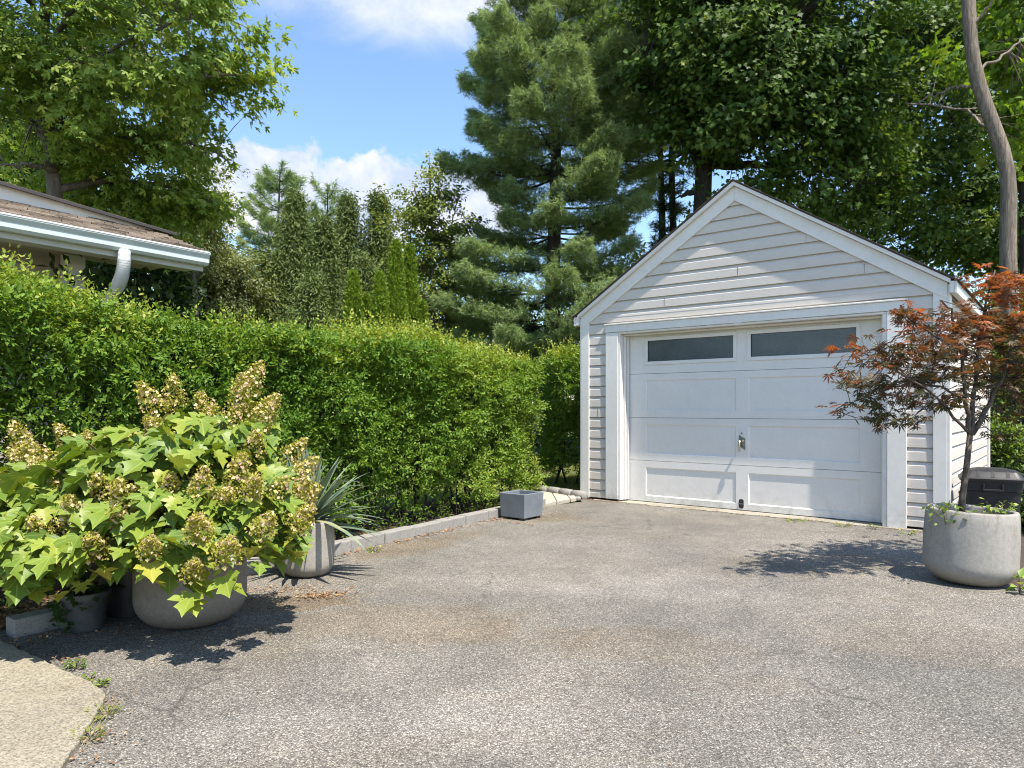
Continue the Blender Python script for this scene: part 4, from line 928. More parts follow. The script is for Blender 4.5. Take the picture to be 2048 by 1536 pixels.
# ------------------------------------------------------------------ trees
def curve(pts, n=24, sm=3):
    """smooth path through points"""
    P = np.array(pts, float); d = np.r_[0, np.cumsum(np.linalg.norm(np.diff(P, axis=0), axis=1))]; d /= d[-1]; t = np.linspace(0, 1, n)
    Q = np.stack([np.interp(t, d, P[:, k]) for k in range(3)], 1)
    for _ in range(sm): Q[1:-1] = .25 * Q[:-2] + .5 * Q[1:-1] + .25 * Q[2:]
    return Q
def broadleaf(name, label, trunk, r0, r1, limbs, blobs, ntwig, nleaf, tmpl, size, mat, bark, seed, droop=.45, spread=.16, gap=.15, tint0=.42, shell=.33, cat='tree', twig_tube=1.0, tipbright=.15, flat=.6, limb_r=.62, smooth=3):
    """trunk: world points; limbs: list of lists of world points (first point near the trunk); blobs: (centre, radii, weight)"""
    r = np.random.default_rng(seed); tp = curve(trunk, 28, smooth); o = empty(name, tp[0]); tag(o, label, cat); O = tp[0]
    m = MB(); wob = SineNoise(3.0, seed, 6)
    rad = np.linspace(r0, r1, 28) * (1 + .05 * wob(tp * 2)); rad[0] *= 1.25; rad[1] *= 1.1
    m.tube(tp - O, rad, 14); nodes = [tp[9:]]
    lims = []; own = [np.full(len(nodes[0]), -1)]
    for li, lp in enumerate(limbs):
        m2 = MB(); lims.append(m2)
        q = curve(lp, 16); q[1:] += r.normal(size=(15, 3)) * .02; i = np.argmin(((tp - q[0]) ** 2).sum(1)); rr = min(rad[i] * limb_r, r0 * .5)
        m2.tube(q - O, np.linspace(rr, .012, 16), 8); nodes.append(q[3:]); own.append(np.full(len(q) - 3, li))
    nodes = np.concatenate(nodes); own = np.concatenate(own); gn = SineNoise(1.5 if blobs[0][1][0] < 3 else 1.1, seed + 3, 9)
    w = np.array([b[2] for b in blobs], float); w /= w.sum(); per = 8; nc = ntwig // per; idx = r.choice(len(blobs), nc * 2, p=w)
    C = np.array([b[0] for b in blobs], float)[idx]; Rr = np.array([b[1] for b in blobs], float)[idx]
    u = nrm(r.normal(size=(len(idx), 3))); tw = C + u * Rr * (r.random((len(idx), 1)) ** shell)
    keep = gn(tw) > r.uniform(-1.2, gap, len(tw)) - .6 + gap; tw = tw[keep][:nc]; u = u[keep][:nc]; rc = spread * 2.3 * r.uniform(.6, 1.35, (len(tw), 1, 1))
    tw = (tw[:, None] + r.normal(size=(len(tw), per, 3)) * rc * (.62, .62, .26)).reshape(-1, 3); u = np.repeat(u, per, 0)
    ax = np.stack([np.interp(tw[:, 2], tp[:, 2], tp[:, 0]), np.interp(tw[:, 2], tp[:, 2], tp[:, 1])], 1); uo = nrm(np.c_[tw[:, :2] - ax, np.zeros(len(tw))]) * .7 + u * .5
    ii = np.array([np.argmin(((nodes - q) ** 2).sum(1)) for q in tw]); nd = nodes[ii]; vec = tw - nd; ln = np.linalg.norm(vec, axis=1)
    outd = nrm(nrm(vec) * .8 + u * .5 + r.normal(size=tw.shape) * .3 + np.array([0, 0, -.12]))
    for k in range(len(tw)):
        if r.random() < twig_tube: (lims[own[ii[k]]] if own[ii[k]] >= 0 else m).tube(arc(nd[k] - O, tw[k] - O, .10 * ln[k] * r.uniform(-.3, 1), 6), np.linspace(.006 + .004 * min(ln[k], 3), .003, 6), 4, False)
    m.build('trunk', bark, o, smooth=True)
    for m2 in lims: m2.build('limb', bark, o, smooth=True)
    n = len(tw); f = r.uniform(-.5, 1.0, (n, nleaf)); tl = r.uniform(.75, 1.3, (n, 1)) * spread * 2.2
    P = tw[:, None] + outd[:, None] * (f * tl)[..., None] + r.normal(size=(n, nleaf, 3)) * spread * np.array([.62, .62, .38])
    D = outd[:, None] * .35 + uo[:, None] * .35 + r.normal(size=(n, nleaf, 3)) * (.6, .6, .25) + np.array([0, 0, -droop])
    N = np.array([0, 0, flat]) + uo[:, None] * .75 + r.normal(size=(n, nleaf, 3)) * .45
    S = r.uniform(*size, (n, nleaf)); tn = np.repeat(r.normal(size=(n // per, 1)) * .13, per, 0) + r.normal(size=(n, 1)) * .06
    T = np.clip(tint0 + tn + r.normal(size=(n, nleaf)) * .13 + tipbright * (f > .7), 0, 1)
    leaf_mesh('foliage', tmpl, (P - O).reshape(-1, 3), D.reshape(-1, 3), N.reshape(-1, 3), S.ravel(), T.ravel(), mat, o)
    return o
def bl(u, v, Y, ru, rv, rd, w=None):
    """crown mass given by where it stands: pixel centre, distance and pixel half sizes turned into metres"""
    rx, rz = ru / F * Y, rv / F * Y; return (px(u, v, Y), (rx, rd, rz), (rx * rz * rd) ** .667 if w is None else w)
Z = lambda p: np.array([p[0], p[1], 0.0])
def conifer(name, label, base, ht, env, seed, mat, bark, r0=.16, step=.5, per=6, tuft=(.16, .26), ntuft=26, blades=13, up=.12, z0=1.2, fan=.55, tint0=.42, wid=.014, trunk=None, dens=1.0, loose=.5):
    """whorled pine: env(z) gives branch reach, tufts of needles along side shoots of every branch"""
    r = np.random.default_rng(seed); o = empty(name, (base[0], base[1], 0)); tag(o, label, 'tree'); m, m2 = MB(), MB()
    tz = np.linspace(0, ht, 20); tp = np.stack([.05 * np.sin(tz * .7 + seed), .05 * np.cos(tz * .5 + seed), tz], 1)
    if trunk is not None: tp = trunk
    m.tube(tp, np.linspace(r0, .015, len(tp)), 12)
    P, D, T = [], [], []; z = z0; k = 0
    while z < ht - .15:
        reach = env(z); nb = per + int(r.integers(-1, 2)); a0 = r.uniform(0, 6.28)
        for b in range(nb):
            a = a0 + 6.283 * b / nb + r.normal() * .22; L = reach * r.uniform(.72, 1.15); zb = z + r.normal() * .10
            if L < .12: L = .12
            c = np.array([np.interp(zb, tp[:, 2], tp[:, 0]), np.interp(zb, tp[:, 2], tp[:, 1]), zb]); dh = np.array([math.cos(a), math.sin(a), 0]); sd = np.array([-dh[1], dh[0], 0])
            rise = up * L * r.uniform(.3, 1.5) + (z / ht) ** 2 * L * .45; nseg = 9; t = np.linspace(0, 1, nseg)[:, None]
            pa = c + dh * L * t + np.array([0, 0, 1]) * (rise * t ** 1.6 - .06 * L * np.sin(math.pi * t)) + sd * r.normal() * .08 * L * t ** 2
            m2.tube(pa, np.linspace(.010 + .010 * L, .004, nseg), 5, False)
            nt = max(4, int(ntuft * dens * (L / 1.5) ** 1.5))
            for q in range(nt):
                f = 1 - (r.random() ** 1.5) * .74; p = np.array([np.interp(f, t[:, 0], pa[:, i]) for i in range(3)])
                off = r.uniform(-1, 1); sl = fan * L * (1.08 - f * .85) * abs(off); s_ = math.copysign(1, off)
                e = p + sd * s_ * sl + dh * sl * .55 + np.array([0, 0, 1]) * (sl * .12 + r.normal() * (.035 + .05 * loose) - .10 * abs(off) ** 3 * sl)
                if r.random() < .25 and sl > .12: m2.tube([p, (p + e) / 2 + (0, 0, .02), e], [.006, .004, .003], 4, False)
                P.append(e); D.append(nrm(dh * .8 + sd * s_ * .55 * abs(off) + np.array([0, 0, .30 + r.normal() * .22]) + r.normal(size=3) * (.12 + .25 * loose))); T.append(tint0 + r.normal() * .15 + .10 * (f > .8))
        z += step * r.uniform(.75, 1.25) * (1 + (loose - .5) * 1.3 * (z < 6.2)); k += 1
    P.append(tp[-1]); D.append(np.array([0, 0, 1.0])); T.append(.5)
    m.build('trunk', bark, o, smooth=True); m2.build('branches', bark, o)
    P, D, T = np.array(P), np.array(D), np.array(T); n = len(P)
    # needles: spread forward around each shoot tip, set along its last part
    s = r.uniform(*tuft, (n, 1)); f = r.uniform(-.75, .25, (n, blades)); dd = nrm(D[:, None] * r.uniform(.35, 1.3, (n, blades, 1)) + r.normal(size=(n, blades, 3)) * .52)
    b0 = P[:, None] + D[:, None] * (f * s)[..., None] + r.normal(size=(n, blades, 3)) * .012; ln = (s * r.uniform(.55, 1.0, (n, blades)))[..., None]
    sd = nrm(np.cross(dd, r.normal(size=(n, blades, 3)))) * wid * r.uniform(.7, 1.2, (n, blades, 1))
    V = np.stack([b0 - sd * .5, b0 + sd * .5, b0 + dd * ln + np.array([0, 0, -.02])], 2).reshape(-1, 3)
    Fc = np.arange(len(V)).reshape(-1, 3); np_mesh('needles', V, Fc, mat, o, np.clip(np.repeat(T, blades) + r.normal(size=n * blades) * .10, 0, 1))
    return o
def cone_tree(name, label, base, ht, rad, seed, mat, nspray, size, power=.8, lean=(0, 0), droop=.0, rough=.12, tmpl=SPRAY, up=.9, tint0=.45, z0=.05, nl=5, spread=.10, cat='tree', group=None, stemr=.06, body=1.0):
    """dense conical or columnar evergreen made of small flat sprays around a stem"""
    r = np.random.default_rng(seed); o = empty(name, (base[0], base[1], 0)); tag(o, label, cat, group); nz = SineNoise(2.4 / rad * .6, seed, 9); n2 = SineNoise(7.0 / max(rad, .3) * .5, seed + 1, 9)
    h = z0 + (1 - z0) * r.random(nspray) ** 1.25; a = r.uniform(0, 6.283, nspray); prof = lambda h: rad * ((1 - h) ** power) * np.clip(body + (1 - body) * h, 0, 1) * (1 - .25 * np.clip(.18 - h, 0, 1) / .18) + .02
    p0 = np.stack([np.cos(a) * rad, np.sin(a) * rad, h * ht], 1); d = prof(h) * (1 + rough * nz(p0) * 1.6 + rough * n2(p0)) - r.exponential(.13 * rad * .6, nspray) * np.clip(prof(h) / rad * 1.5, .2, 1); d = np.maximum(d, .0)
    P = np.stack([np.cos(a) * d + lean[0] * h, np.sin(a) * d + lean[1] * h, h * ht], 1); out = np.stack([np.cos(a), np.sin(a), 0 * a], 1)
    PP = (P[:, None] + r.normal(size=(nspray, nl, 3)) * spread).reshape(-1, 3); oo = np.repeat(out, nl, 0); n = len(PP)
    D = oo * .75 + np.array([0, 0, 1]) * (up - droop + r.normal(size=(n, 1)) * .45) + r.normal(size=(n, 3)) * .45
    N = oo * .6 + r.normal(size=(n, 3)) * .7 + np.array([0, 0, .35]); T = np.clip(tint0 + np.repeat(r.normal(size=nspray) * .13, nl) + r.normal(size=n) * .08 + .14 * np.repeat(nz(p0), nl), 0, 1)
    leaf_mesh('foliage', tmpl, PP, D, N, r.uniform(*size, n), T, mat, o)
    m = MB(); m.tube([(0, 0, 0), (lean[0] * .5, lean[1] * .5, ht * .5), (lean[0] * .96, lean[1] * .96, ht * .96)], [stemr, stemr * .6, .008], 8)
    for k in range(int(30 * rad / .5)):
        hh = r.uniform(z0, .92); aa = r.uniform(0, 6.28); dd = float(prof(np.array([hh]))[0]) * .8
        m.tube(arc((lean[0] * hh, lean[1] * hh, hh * ht), (math.cos(aa) * dd + lean[0] * hh, math.sin(aa) * dd + lean[1] * hh, hh * ht + dd * .3), .02, 4), [.012, .010, .007, .003], 4, False)
    m.build('trunk', BARK_D, o, smooth=True)
    return o

# --- silver maple over the house
def silver_maple():
    Y = 10.2; q = lambda u, v, y=None: px(u, v, Y if y is None else y); b = Z(q(116, 700))
    trunk = [b, q(116, 560), q(112, 420), q(108, 340), q(98, 280), q(88, 210), q(80, 130), q(88, 40), q(100, -80), q(110, -260)]
    limbs = [[q(98, 285), q(60, 240), q(20, 205), q(-40, 170)], [q(96, 270), q(72, 220), q(60, 190), q(40, 100, 9.6), q(20, 20, 9.3)], [q(104, 300), q(118, 240), q(130, 190, 10.6), q(170, 100, 10.8), q(220, 20, 11)],
             [q(88, 200), q(150, 140, 9.6), q(240, 90, 9.2), q(330, 50, 9.0), q(420, 30, 9.0)], [q(92, 230), q(190, 180, 9.8), q(290, 170, 9.5), q(390, 150, 9.4), q(470, 150, 9.4)],
             [q(108, 330), q(200, 290, 10.4), q(290, 270, 10.3), q(380, 270, 10.2), q(450, 320, 10.2)], [q(110, 340), q(60, 330, 9.7), q(0, 330, 9.4)], [q(85, 100), q(180, -20, 9.6), q(290, -80, 9.4)], [q(112, 380), q(210, 360, 10.8), q(320, 370, 11), q(420, 400, 11)],
             [q(90, 60), q(30, -60, 9), q(-60, -120, 8.6)], [q(96, 260), q(60, 200, 11.6), q(-20, 120, 12.4)], [q(96, 260), q(160, 160, 11.8), q(280, 120, 12.3)]]
    B = [bl(110, 40, 9.6, 190, 130, 1.3), bl(20, 120, 9.6, 110, 130, 1.2), bl(320, 90, 9.4, 140, 100, 1.0), bl(395, 45, 9.1, 95, 50, .8), bl(435, 75, 9.1, 50, 40, .45), bl(430, 140, 9.4, 80, 55, .8), bl(455, 150, 9.3, 22, 22, .25), bl(300, 210, 9.9, 130, 75, 1.0), bl(400, 205, 10, 70, 45, .7), bl(455, 235, 10.1, 25, 18, .3),
         bl(385, 275, 10.2, 65, 40, .7), bl(440, 310, 10.3, 36, 28, .4), bl(468, 340, 10.3, 20, 12, .2), bl(215, 320, 10.6, 110, 60, 1.0), bl(320, 340, 10.8, 80, 40, .7), bl(360, 400, 11, 60, 34, .5), bl(425, 390, 11, 24, 18, .25), bl(435, 428, 11, 26, 12, .25), bl(60, 380, 11.6, 80, 24, .4), bl(10, 330, 11.4, 30, 30, .3), bl(270, 420, 11, 60, 40, .6), bl(200, 400, 11.2, 50, 24, .4),
         bl(180, -120, 9.6, 260, 120, 1.8), bl(380, -60, 9.4, 120, 60, 1.0), bl(60, 220, 12, 160, 100, .9), bl(250, 160, 12, 200, 150, .9), bl(150, 150, 9.3, 110, 40, .5), bl(470, 62, 9.1, 22, 14, .15), bl(380, 450, 11.2, 30, 26, .3)]
    broadleaf('silver_maple', 'big silver maple with deeply cut light green leaves rising behind the house roof', trunk, .145, .05, limbs, B, 2150, 14, SILVER, (.075, .12), G_SILVER, BARK, 31, droop=.5, spread=.135, gap=-.1, tint0=.44, twig_tube=.4)
silver_maple()
# --- dark evergreen behind it, pale fine-leaved tree, grey-green bushy tree
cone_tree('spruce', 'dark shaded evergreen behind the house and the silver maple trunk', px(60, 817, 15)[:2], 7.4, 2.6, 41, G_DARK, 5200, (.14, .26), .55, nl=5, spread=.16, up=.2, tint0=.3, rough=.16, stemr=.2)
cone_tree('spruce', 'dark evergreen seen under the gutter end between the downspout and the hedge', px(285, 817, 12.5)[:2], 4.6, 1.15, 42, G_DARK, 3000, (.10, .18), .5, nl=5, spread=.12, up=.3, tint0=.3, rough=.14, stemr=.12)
def pale_tree():
    Y = 16.5; q = lambda u, v, y=None: px(u, v, Y if y is None else y)
    broadleaf('pale_tree', 'pale fine-leaved tree showing between the silver maple and the back conifers', [Z(q(395, 817)), q(392, 640), q(388, 520), q(380, 400), q(375, 320)], .10, .03, [[q(390, 560), q(420, 500), q(425, 450)], [q(388, 520), q(350, 460), q(340, 400)], [q(384, 440), q(400, 390), q(405, 340)]],
              [bl(378, 350, Y, 36, 50, .6), bl(385, 420, Y, 46, 60, .8), bl(390, 480, Y, 44, 40, .8), bl(355, 440, Y, 40, 60, .8)], 700, 26, DIAMOND, (.06, .10), G_GREY, BARK, 33, spread=.16, tint0=.55, twig_tube=.3)
    Y = 19
    broadleaf('bushy_tree', 'round grey-green bushy tree above the hedge beside the gutter end', [Z(q(430, 817, Y)), q(432, 700, Y), q(435, 600, Y), q(438, 520, Y)], .12, .04, [[q(432, 660, Y), q(395, 600, Y), q(385, 560, Y)], [q(434, 640, Y), q(470, 590, Y), q(480, 550, Y)]],
              [bl(430, 530, Y, 55, 50, 1.0), bl(400, 570, Y, 55, 60, 1.0), bl(460, 580, Y, 55, 70, 1.0), bl(420, 640, Y, 75, 60, 1.1), bl(385, 620, Y, 50, 60, .9)], 1500, 24, DIAMOND, (.07, .12), G_GREY, BARK, 34, spread=.18, tint0=.36, twig_tube=.2)
pale_tree()
# --- pines and cedars in the distance
def back_pines():
    b = px(556, 817, 26); E = lambda z: max(.25, 2.7 * (1 - (z / 10.6)) ** .62)
    conifer('pine', 'distant white pine with open layered branches, tallest of the far trees below the cloud', b[:2], 10.0, E, 51, G_PINE, BARK_D, .16, .62, 6, (.22, .34), 85, 14, .22, 1.5, .55, .34, .022)
    b = px(652, 817, 26.5)
    conifer('pine', 'distant pine with a loose open crown tip against the white cloud', b[:2], 9.5, lambda z: max(.3, 2.0 * (1 - z / 10.4) ** .6), 52, G_PINE, BARK_D, .14, .62, 6, (.22, .34), 60, 13, .55, 1.5, .5, .30, .022)
    for i, (u, v, Y, w, lab) in enumerate(((592, 392, 20.5, 78, 'tall olive green cedar with drooping sprays in front of the distant white pine'), (648, 440, 19.5, 70, 'olive cedar with a blunt crown between two taller cedars'), (696, 398, 20.5, 70, 'olive green cedar rising straight behind the first clipped arborvitae'),
                                           (757, 392, 20.5, 60, 'olive cedar with a narrow dark tip below the white cloud'), (540, 510, 20, 60, 'low olive cedar next to the round grey-green bushy tree'), (622, 560, 17.5, 70, 'short bushy olive cedar directly behind the hedge top'), (725, 520, 18.5, 60, 'shaded olive cedar between the clipped arborvitaes'))):
        t = px(u, v, Y); cone_tree('cedar', lab, t[:2], t[2], w / F * Y * 1.3, 60 + i, G_CEDAR, int(3000 * (t[2] / 6)), (.08, .17), .92, droop=1.25, rough=.30, tint0=.42, nl=9, spread=.13, up=.75, stemr=.09, z0=.08, tmpl=NARROW)
back_pines()
def mixed_tree():
    Y = 17; q = lambda u, v, y=None: px(u, v, Y if y is None else y)
    broadleaf('slender_tree', 'slender yellow-green tree with a thin twiggy top beside the big white pine', [Z(q(868, 817)), q(866, 650), q(868, 520), q(862, 420), q(858, 310)], .11, .012, [[q(867, 560), q(830, 510), q(812, 450)], [q(867, 520), q(900, 460), q(915, 400)], [q(864, 460), q(835, 410), q(828, 370)], [q(862, 420), q(880, 360), q(884, 320)], [q(866, 600), q(900, 560), q(930, 540)]],
              [bl(860, 350, Y, 26, 46, .4), bl(848, 420, Y, 40, 44, .6), bl(880, 410, Y, 46, 50, .6), bl(830, 460, Y, 34, 40, .6), bl(865, 500, Y, 60, 60, .9), bl(900, 470, Y, 50, 60, .8), bl(860, 570, Y, 60, 60, .9), bl(905, 560, Y, 45, 60, .8), bl(820, 410, Y, 16, 22, .3), bl(855, 640, Y, 70, 40, .9)], 760, 18, DIAMOND, (.07, .12), G_OLIVE, BARK, 35, spread=.135, tint0=.36, gap=-.1, twig_tube=.5)
mixed_tree()
# --- clipped arborvitae
for i, (u, v, Y, w, lab) in enumerate(((707, 546, 12.0, 30, 'narrow bright green arborvitae spire with a small second tip leaning on it'), (760, 548, 12.0, 28, 'bright green arborvitae spire standing alone between the leaning tip and the tall pair'), (792, 484, 12.2, 30, 'tallest bright green arborvitae spire above the hedge'),
                                       (820, 492, 12.6, 26, 'tall thin arborvitae spire close behind the tallest one'), (845, 604, 12.4, 19, 'short arborvitae spire at the pine end of the row'), (732, 590, 12.3, 17, 'small second arborvitae tip leaning on a taller spire'))):
    t = px(u, v, Y); cone_tree('arborvitae', lab, t[:2], t[2], w / F * Y * 1.4, 70 + i, G_ARB, int(4200 * t[2] / 3.6 * (w / 28)), (.028, .055), .74, lean=(.0, 0), nl=8, spread=.020, up=.9, rough=.045, tint0=.45, cat='arborvitae', stemr=.04, body=.85)
# --- the big pine
def big_pine():
    b = px(1108, 817, 16.5)
    def E(z):
        if z < 2.2: return 2.2
        if z < 4.9: return 2.5
        if z < 5.9: return 2.0
        return max(.3, 2.75 * (1 - (z - 5.5) / 10.0) ** .70)
    conifer('pine', 'large white pine with layered soft blue-green boughs standing behind the garage and hedge', b[:2], 14.2, E, 53, G_PINE, BARK_D, .24, .45, 7, (.10, .19), 290, 15, .10, 1.0, .50, .50, .0125, None, 1.0, 1.0)
    b = px(1322, 817, 21); b2 = px(1346, 817, 21)
    for bb, s_, lab in ((b, 54, 'dark tall pine with the thicker of the two bare trunks beside the garage peak'), (b2, 55, 'dark pine with a thinner bare trunk standing close beside the thicker dark pine')):
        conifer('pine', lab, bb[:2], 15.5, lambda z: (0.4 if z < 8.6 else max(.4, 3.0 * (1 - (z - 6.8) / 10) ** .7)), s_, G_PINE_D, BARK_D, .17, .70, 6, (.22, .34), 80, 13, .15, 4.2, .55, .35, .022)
big_pine()
# --- maples behind the garage
def maples():
    Y = 15.5; q = lambda u, v, y=None: px(u, v, Y if y is None else y)
    limbs = [[q(1410, 380), q(1370, 388), q(1352, 395)], [q(1405, 340), q(1340, 220, 15), q(1290, 120, 14.6)], [q(1415, 300), q(1480, 180, 14.6), q(1560, 60, 14)], [q(1412, 320), q(1520, 260, 14.8), q(1640, 220, 14.4)], [q(1410, 260), q(1420, 120, 14.5), q(1440, 0, 14)],
             [q(1415, 330), q(1560, 330, 14.6), q(1680, 350, 14.2)], [q(1408, 280), q(1370, 100, 16.5), q(1330, -60, 17)], [q(1412, 240), q(1600, 40, 16), q(1750, -60, 16)]]
    B = [bl(1440, 60, 14.8, 190, 130, 1.6), bl(1340, 150, 14.8, 70, 70, .9), bl(1500, 200, 14.6, 150, 110, 1.4), bl(1600, 120, 14.2, 150, 130, 1.5), bl(1560, 300, 14.4, 120, 70, 1.0), bl(1650, 340, 14.2, 70, 60, .8), bl(1700, 230, 14.2, 100, 100, 1.2), bl(1400, 260, 15.2, 80, 50, .8), bl(1310, 60, 15, 60, 70, .8), bl(1620, -40, 14.4, 200, 90, 1.8), bl(1440, -60, 15, 200, 80, 1.8), bl(1430, 320, 15.4, 30, 16, .3), bl(1350, 225, 15.2, 50, 26, .5), bl(1520, 380, 14.6, 60, 30, .5), bl(1500, 100, 17, 240, 160, 1.2), bl(1650, 400, 15, 70, 34, .6), bl(1745, 360, 15.6, 80, 44, .7), bl(1560, 370, 15.4, 70, 30, .5)]
    broadleaf('norway_maple', 'large dark green maple with a broad crown spreading above the garage roof ridge', [Z(q(1402, 817)), q(1402, 600), q(1404, 420), q(1408, 330), q(1412, 240), q(1418, 120), q(1424, -60)], .33, .08, limbs, B, 3900, 15, NORWAY, (.075, .125), G_NORWAY, BARK_D, 81, droop=.5, spread=.19, gap=-.1, tint0=.40, twig_tube=.35)
    # curved trunk at the right
    Y = 11.6; limbs = [[q(1955, 175), q(1920, 172, 11.7), q(1880, 185, 12), q(1815, 215, 12.4)], [q(1990, 270), q(1940, 225, 12.2), q(1880, 215, 12.6), q(1810, 205, 12.8)], [q(1938, 60), q(2000, -20, 11.3), q(2060, -60, 11)], [q(1950, 150), q(2020, 100, 11.9), q(2060, 60, 12.4)]]
    B = [bl(2025, 60, 12.6, 36, 55, .5), bl(2040, 130, 12.5, 36, 55, .5), bl(2010, 130, 11.1, 14, 36, .10), bl(1992, 215, 11.2, 9, 22, .05), bl(2045, 240, 12.4, 30, 60, .5), bl(1890, 140, 12.8, 40, 34, .5), bl(2080, -40, 12.5, 60, 60, .8), bl(1860, -60, 13, 80, 40, .6)]
    broadleaf('norway_maple', 'maple with a thick curved grey trunk and bright leaves rising behind the garage side wall', [Z(q(2022, 817)), q(2019, 640), q(2017, 547), q(2016, 470), q(2016, 418), q(2021, 370), q(2015, 318), q(1990, 268), q(1979, 222), q(1957, 180), q(1947, 128), q(1940, 73), q(1937, 0), q(1934, -90), q(1925, -300)], .142, .085, limbs, B, 460, 14, NORWAY, (.075, .12), G_BRIGHT, BARK_G, 82, droop=.6, spread=.14, tint0=.5, twig_tube=.4, limb_r=.26, smooth=1)
    Y = 17.5; limbs = [[q(1975, 420), q(1900, 340), q(1800, 300), q(1700, 330)], [q(1985, 440), q(1930, 450), q(1800, 470), q(1730, 500)], [q(1960, 330), q(1880, 200), q(1800, 120)], [q(1970, 380), q(2040, 300), q(2100, 260)], [q(1955, 300), q(1960, 150), q(1950, 20)], [q(1990, 470), q(2040, 470), q(2090, 460)]]
    B = [bl(1850, 120, 17, 120, 120, 1.4), bl(1780, 230, 16.6, 100, 80, 1.1), bl(1760, 60, 16.6, 90, 100, 1.2), bl(1900, 300, 17, 110, 60, 1.0), bl(1800, 350, 16.8, 100, 50, .9), bl(1900, 400, 17, 110, 50, .9), bl(1760, 430, 16, 80, 36, .7), bl(1700, 440, 15.4, 50, 26, .5), bl(1860, 480, 16.4, 100, 40, .8), bl(2020, 380, 17, 90, 90, 1.2), bl(1950, 60, 18, 130, 120, 1.2), bl(2020, 220, 18, 90, 90, 1.2), bl(1970, 500, 16.6, 90, 50, .9), bl(2040, 480, 16, 60, 60, .9), bl(1690, 400, 15.6, 50, 40, .6)]
    broadleaf('norway_maple', 'shaded maple with thin dark trunk and sky showing through its leaves behind the curved trunk', [Z(q(1995, 817)), q(1996, 640), q(1990, 480), q(1972, 400), q(1958, 320), q(1950, 200), q(1950, 60)], .16, .05, limbs, B, 2700, 14, NORWAY, (.08, .13), G_NORWAY, BARK_D, 83, droop=.5, spread=.20, gap=-.05, tint0=.44, twig_tube=.5)
    Y = 14; b = px(2052, 817, Y)
    broadleaf('norway_maple', 'dark straight trunk of a maple standing beyond the curved grey trunk', [Z(q(2058, 817)), q(2056, 500), q(2048, 200), q(2036, 60), q(2022, -60), q(2015, -250)], .15, .10, [[q(2040, 90), q(2080, 20), q(2120, -40)]], [bl(2110, -60, Y, 60, 80, 1.2), bl(2110, 320, Y, 30, 100, .8)], 200, 14, NORWAY, (.10, .16), G_NORWAY, BARK_D, 84, spread=.2)
maples()
# --- shrubs: understory behind the hedge and pine, and beside the garage
def shrub(name, label, c, rad, n, nl, size, mat, seed, tint0=.4, spread=.10, tmpl=DIAMOND, group=None):
    r = np.random.default_rng(seed); o = empty(name, (c[0], c[1], 0)); tag(o, label, 'shrub', group); nz = SineNoise(2.2 / max(rad[0], .3), seed, 9)
    u = nrm(r.normal(size=(n, 3))); u[:, 2] = np.where(r.random(n) < .7, np.abs(u[:, 2]), u[:, 2]); P = u * np.array(rad) * (r.random((n, 1)) ** .3) * (1 + .28 * nz(u * rad)[:, None]) + (0, 0, c[2]); P[:, 2] = np.maximum(P[:, 2], .05)
    PP = (P[:, None] + r.normal(size=(n, nl, 3)) * spread).reshape(-1, 3); PP[:, 2] = np.maximum(PP[:, 2], .03); uu = np.repeat(u, nl, 0)
    D = uu * .8 + r.normal(size=PP.shape) * .6 + (0, 0, -.15); N = np.array([0, 0, .8]) + uu * .3 + r.normal(size=PP.shape) * .4
    leaf_mesh('foliage', tmpl, PP, D, N, r.uniform(*size, len(PP)), np.clip(tint0 + np.repeat(r.normal(size=n) * .12, nl) + r.normal(size=len(PP)) * .1, 0, 1), mat, o)
    m = MB()
    for k in range(min(n, 40)): m.tube(arc((r.normal() * .06, r.normal() * .06, 0), P[k] * .9, .05, 5), np.linspace(.012, .004, 5), 4, False)
    m.build('stem', BARK_D, o); return o
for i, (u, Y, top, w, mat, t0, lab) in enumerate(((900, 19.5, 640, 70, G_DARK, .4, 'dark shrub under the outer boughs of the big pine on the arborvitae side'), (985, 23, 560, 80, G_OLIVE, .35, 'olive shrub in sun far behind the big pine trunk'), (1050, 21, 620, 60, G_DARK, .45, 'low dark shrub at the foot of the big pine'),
                                                 (1190, 23, 540, 90, G_OLIVE, .35, 'olive shrub between the big pine trunk and the garage'), (1270, 24, 470, 60, G_OLIVE, .30, 'tall shaded shrub under the two dark pines'), (1385, 19, 415, 40, G_SHRUB, .3, 'leafy shrub top showing above the garage roof slope beside the peak'),
                                                 (800, 23, 480, 80, G_OLIVE, .38, 'olive bush filling in behind the tallest arborvitae spires'), (480, 25, 560, 110, G_OLIVE, .35, 'broad bush behind the grey-green tree and cedars'), (1240, 18.5, 610, 60, G_DARK, .45, 'dark shrub half hidden by the garage roof corner'))):
    t = px(u, top, Y); shrub('shrub', lab, (t[0], t[1], t[2] * .45), (w / F * Y, 1.0, t[2] * .55), 700, 12, (.10, .18), mat, 90 + i, t0, .16)
for i, (x, y, zc, rad, mat, t0, n, lab) in enumerate(((7.05, 10.3, .50, (.5, .5, .45), G_SHRUB, .55, 420, 'light green leafy shrub directly behind the black trash bin'), (7.9, 11.0, 1.35, (.8, .7, .95), G_SHRUB, .38, 700, 'taller green shrub at the back corner of the garage'),
                                                    (9.3, 13.0, 1.6, (1.2, 1.2, 1.7), G_SHRUB, .35, 800, 'big shaded shrub below the curved maple trunk'), (4.95, 6.75, .16, (.30, .40, .22), G_DARK, .6, 200, 'low dark leafy plant in the shady bed beside the trash bin'))):
    shrub('shrub', lab, (x, y, zc), rad, n, 14, (.05, .09), mat, 110 + i, t0, .085)

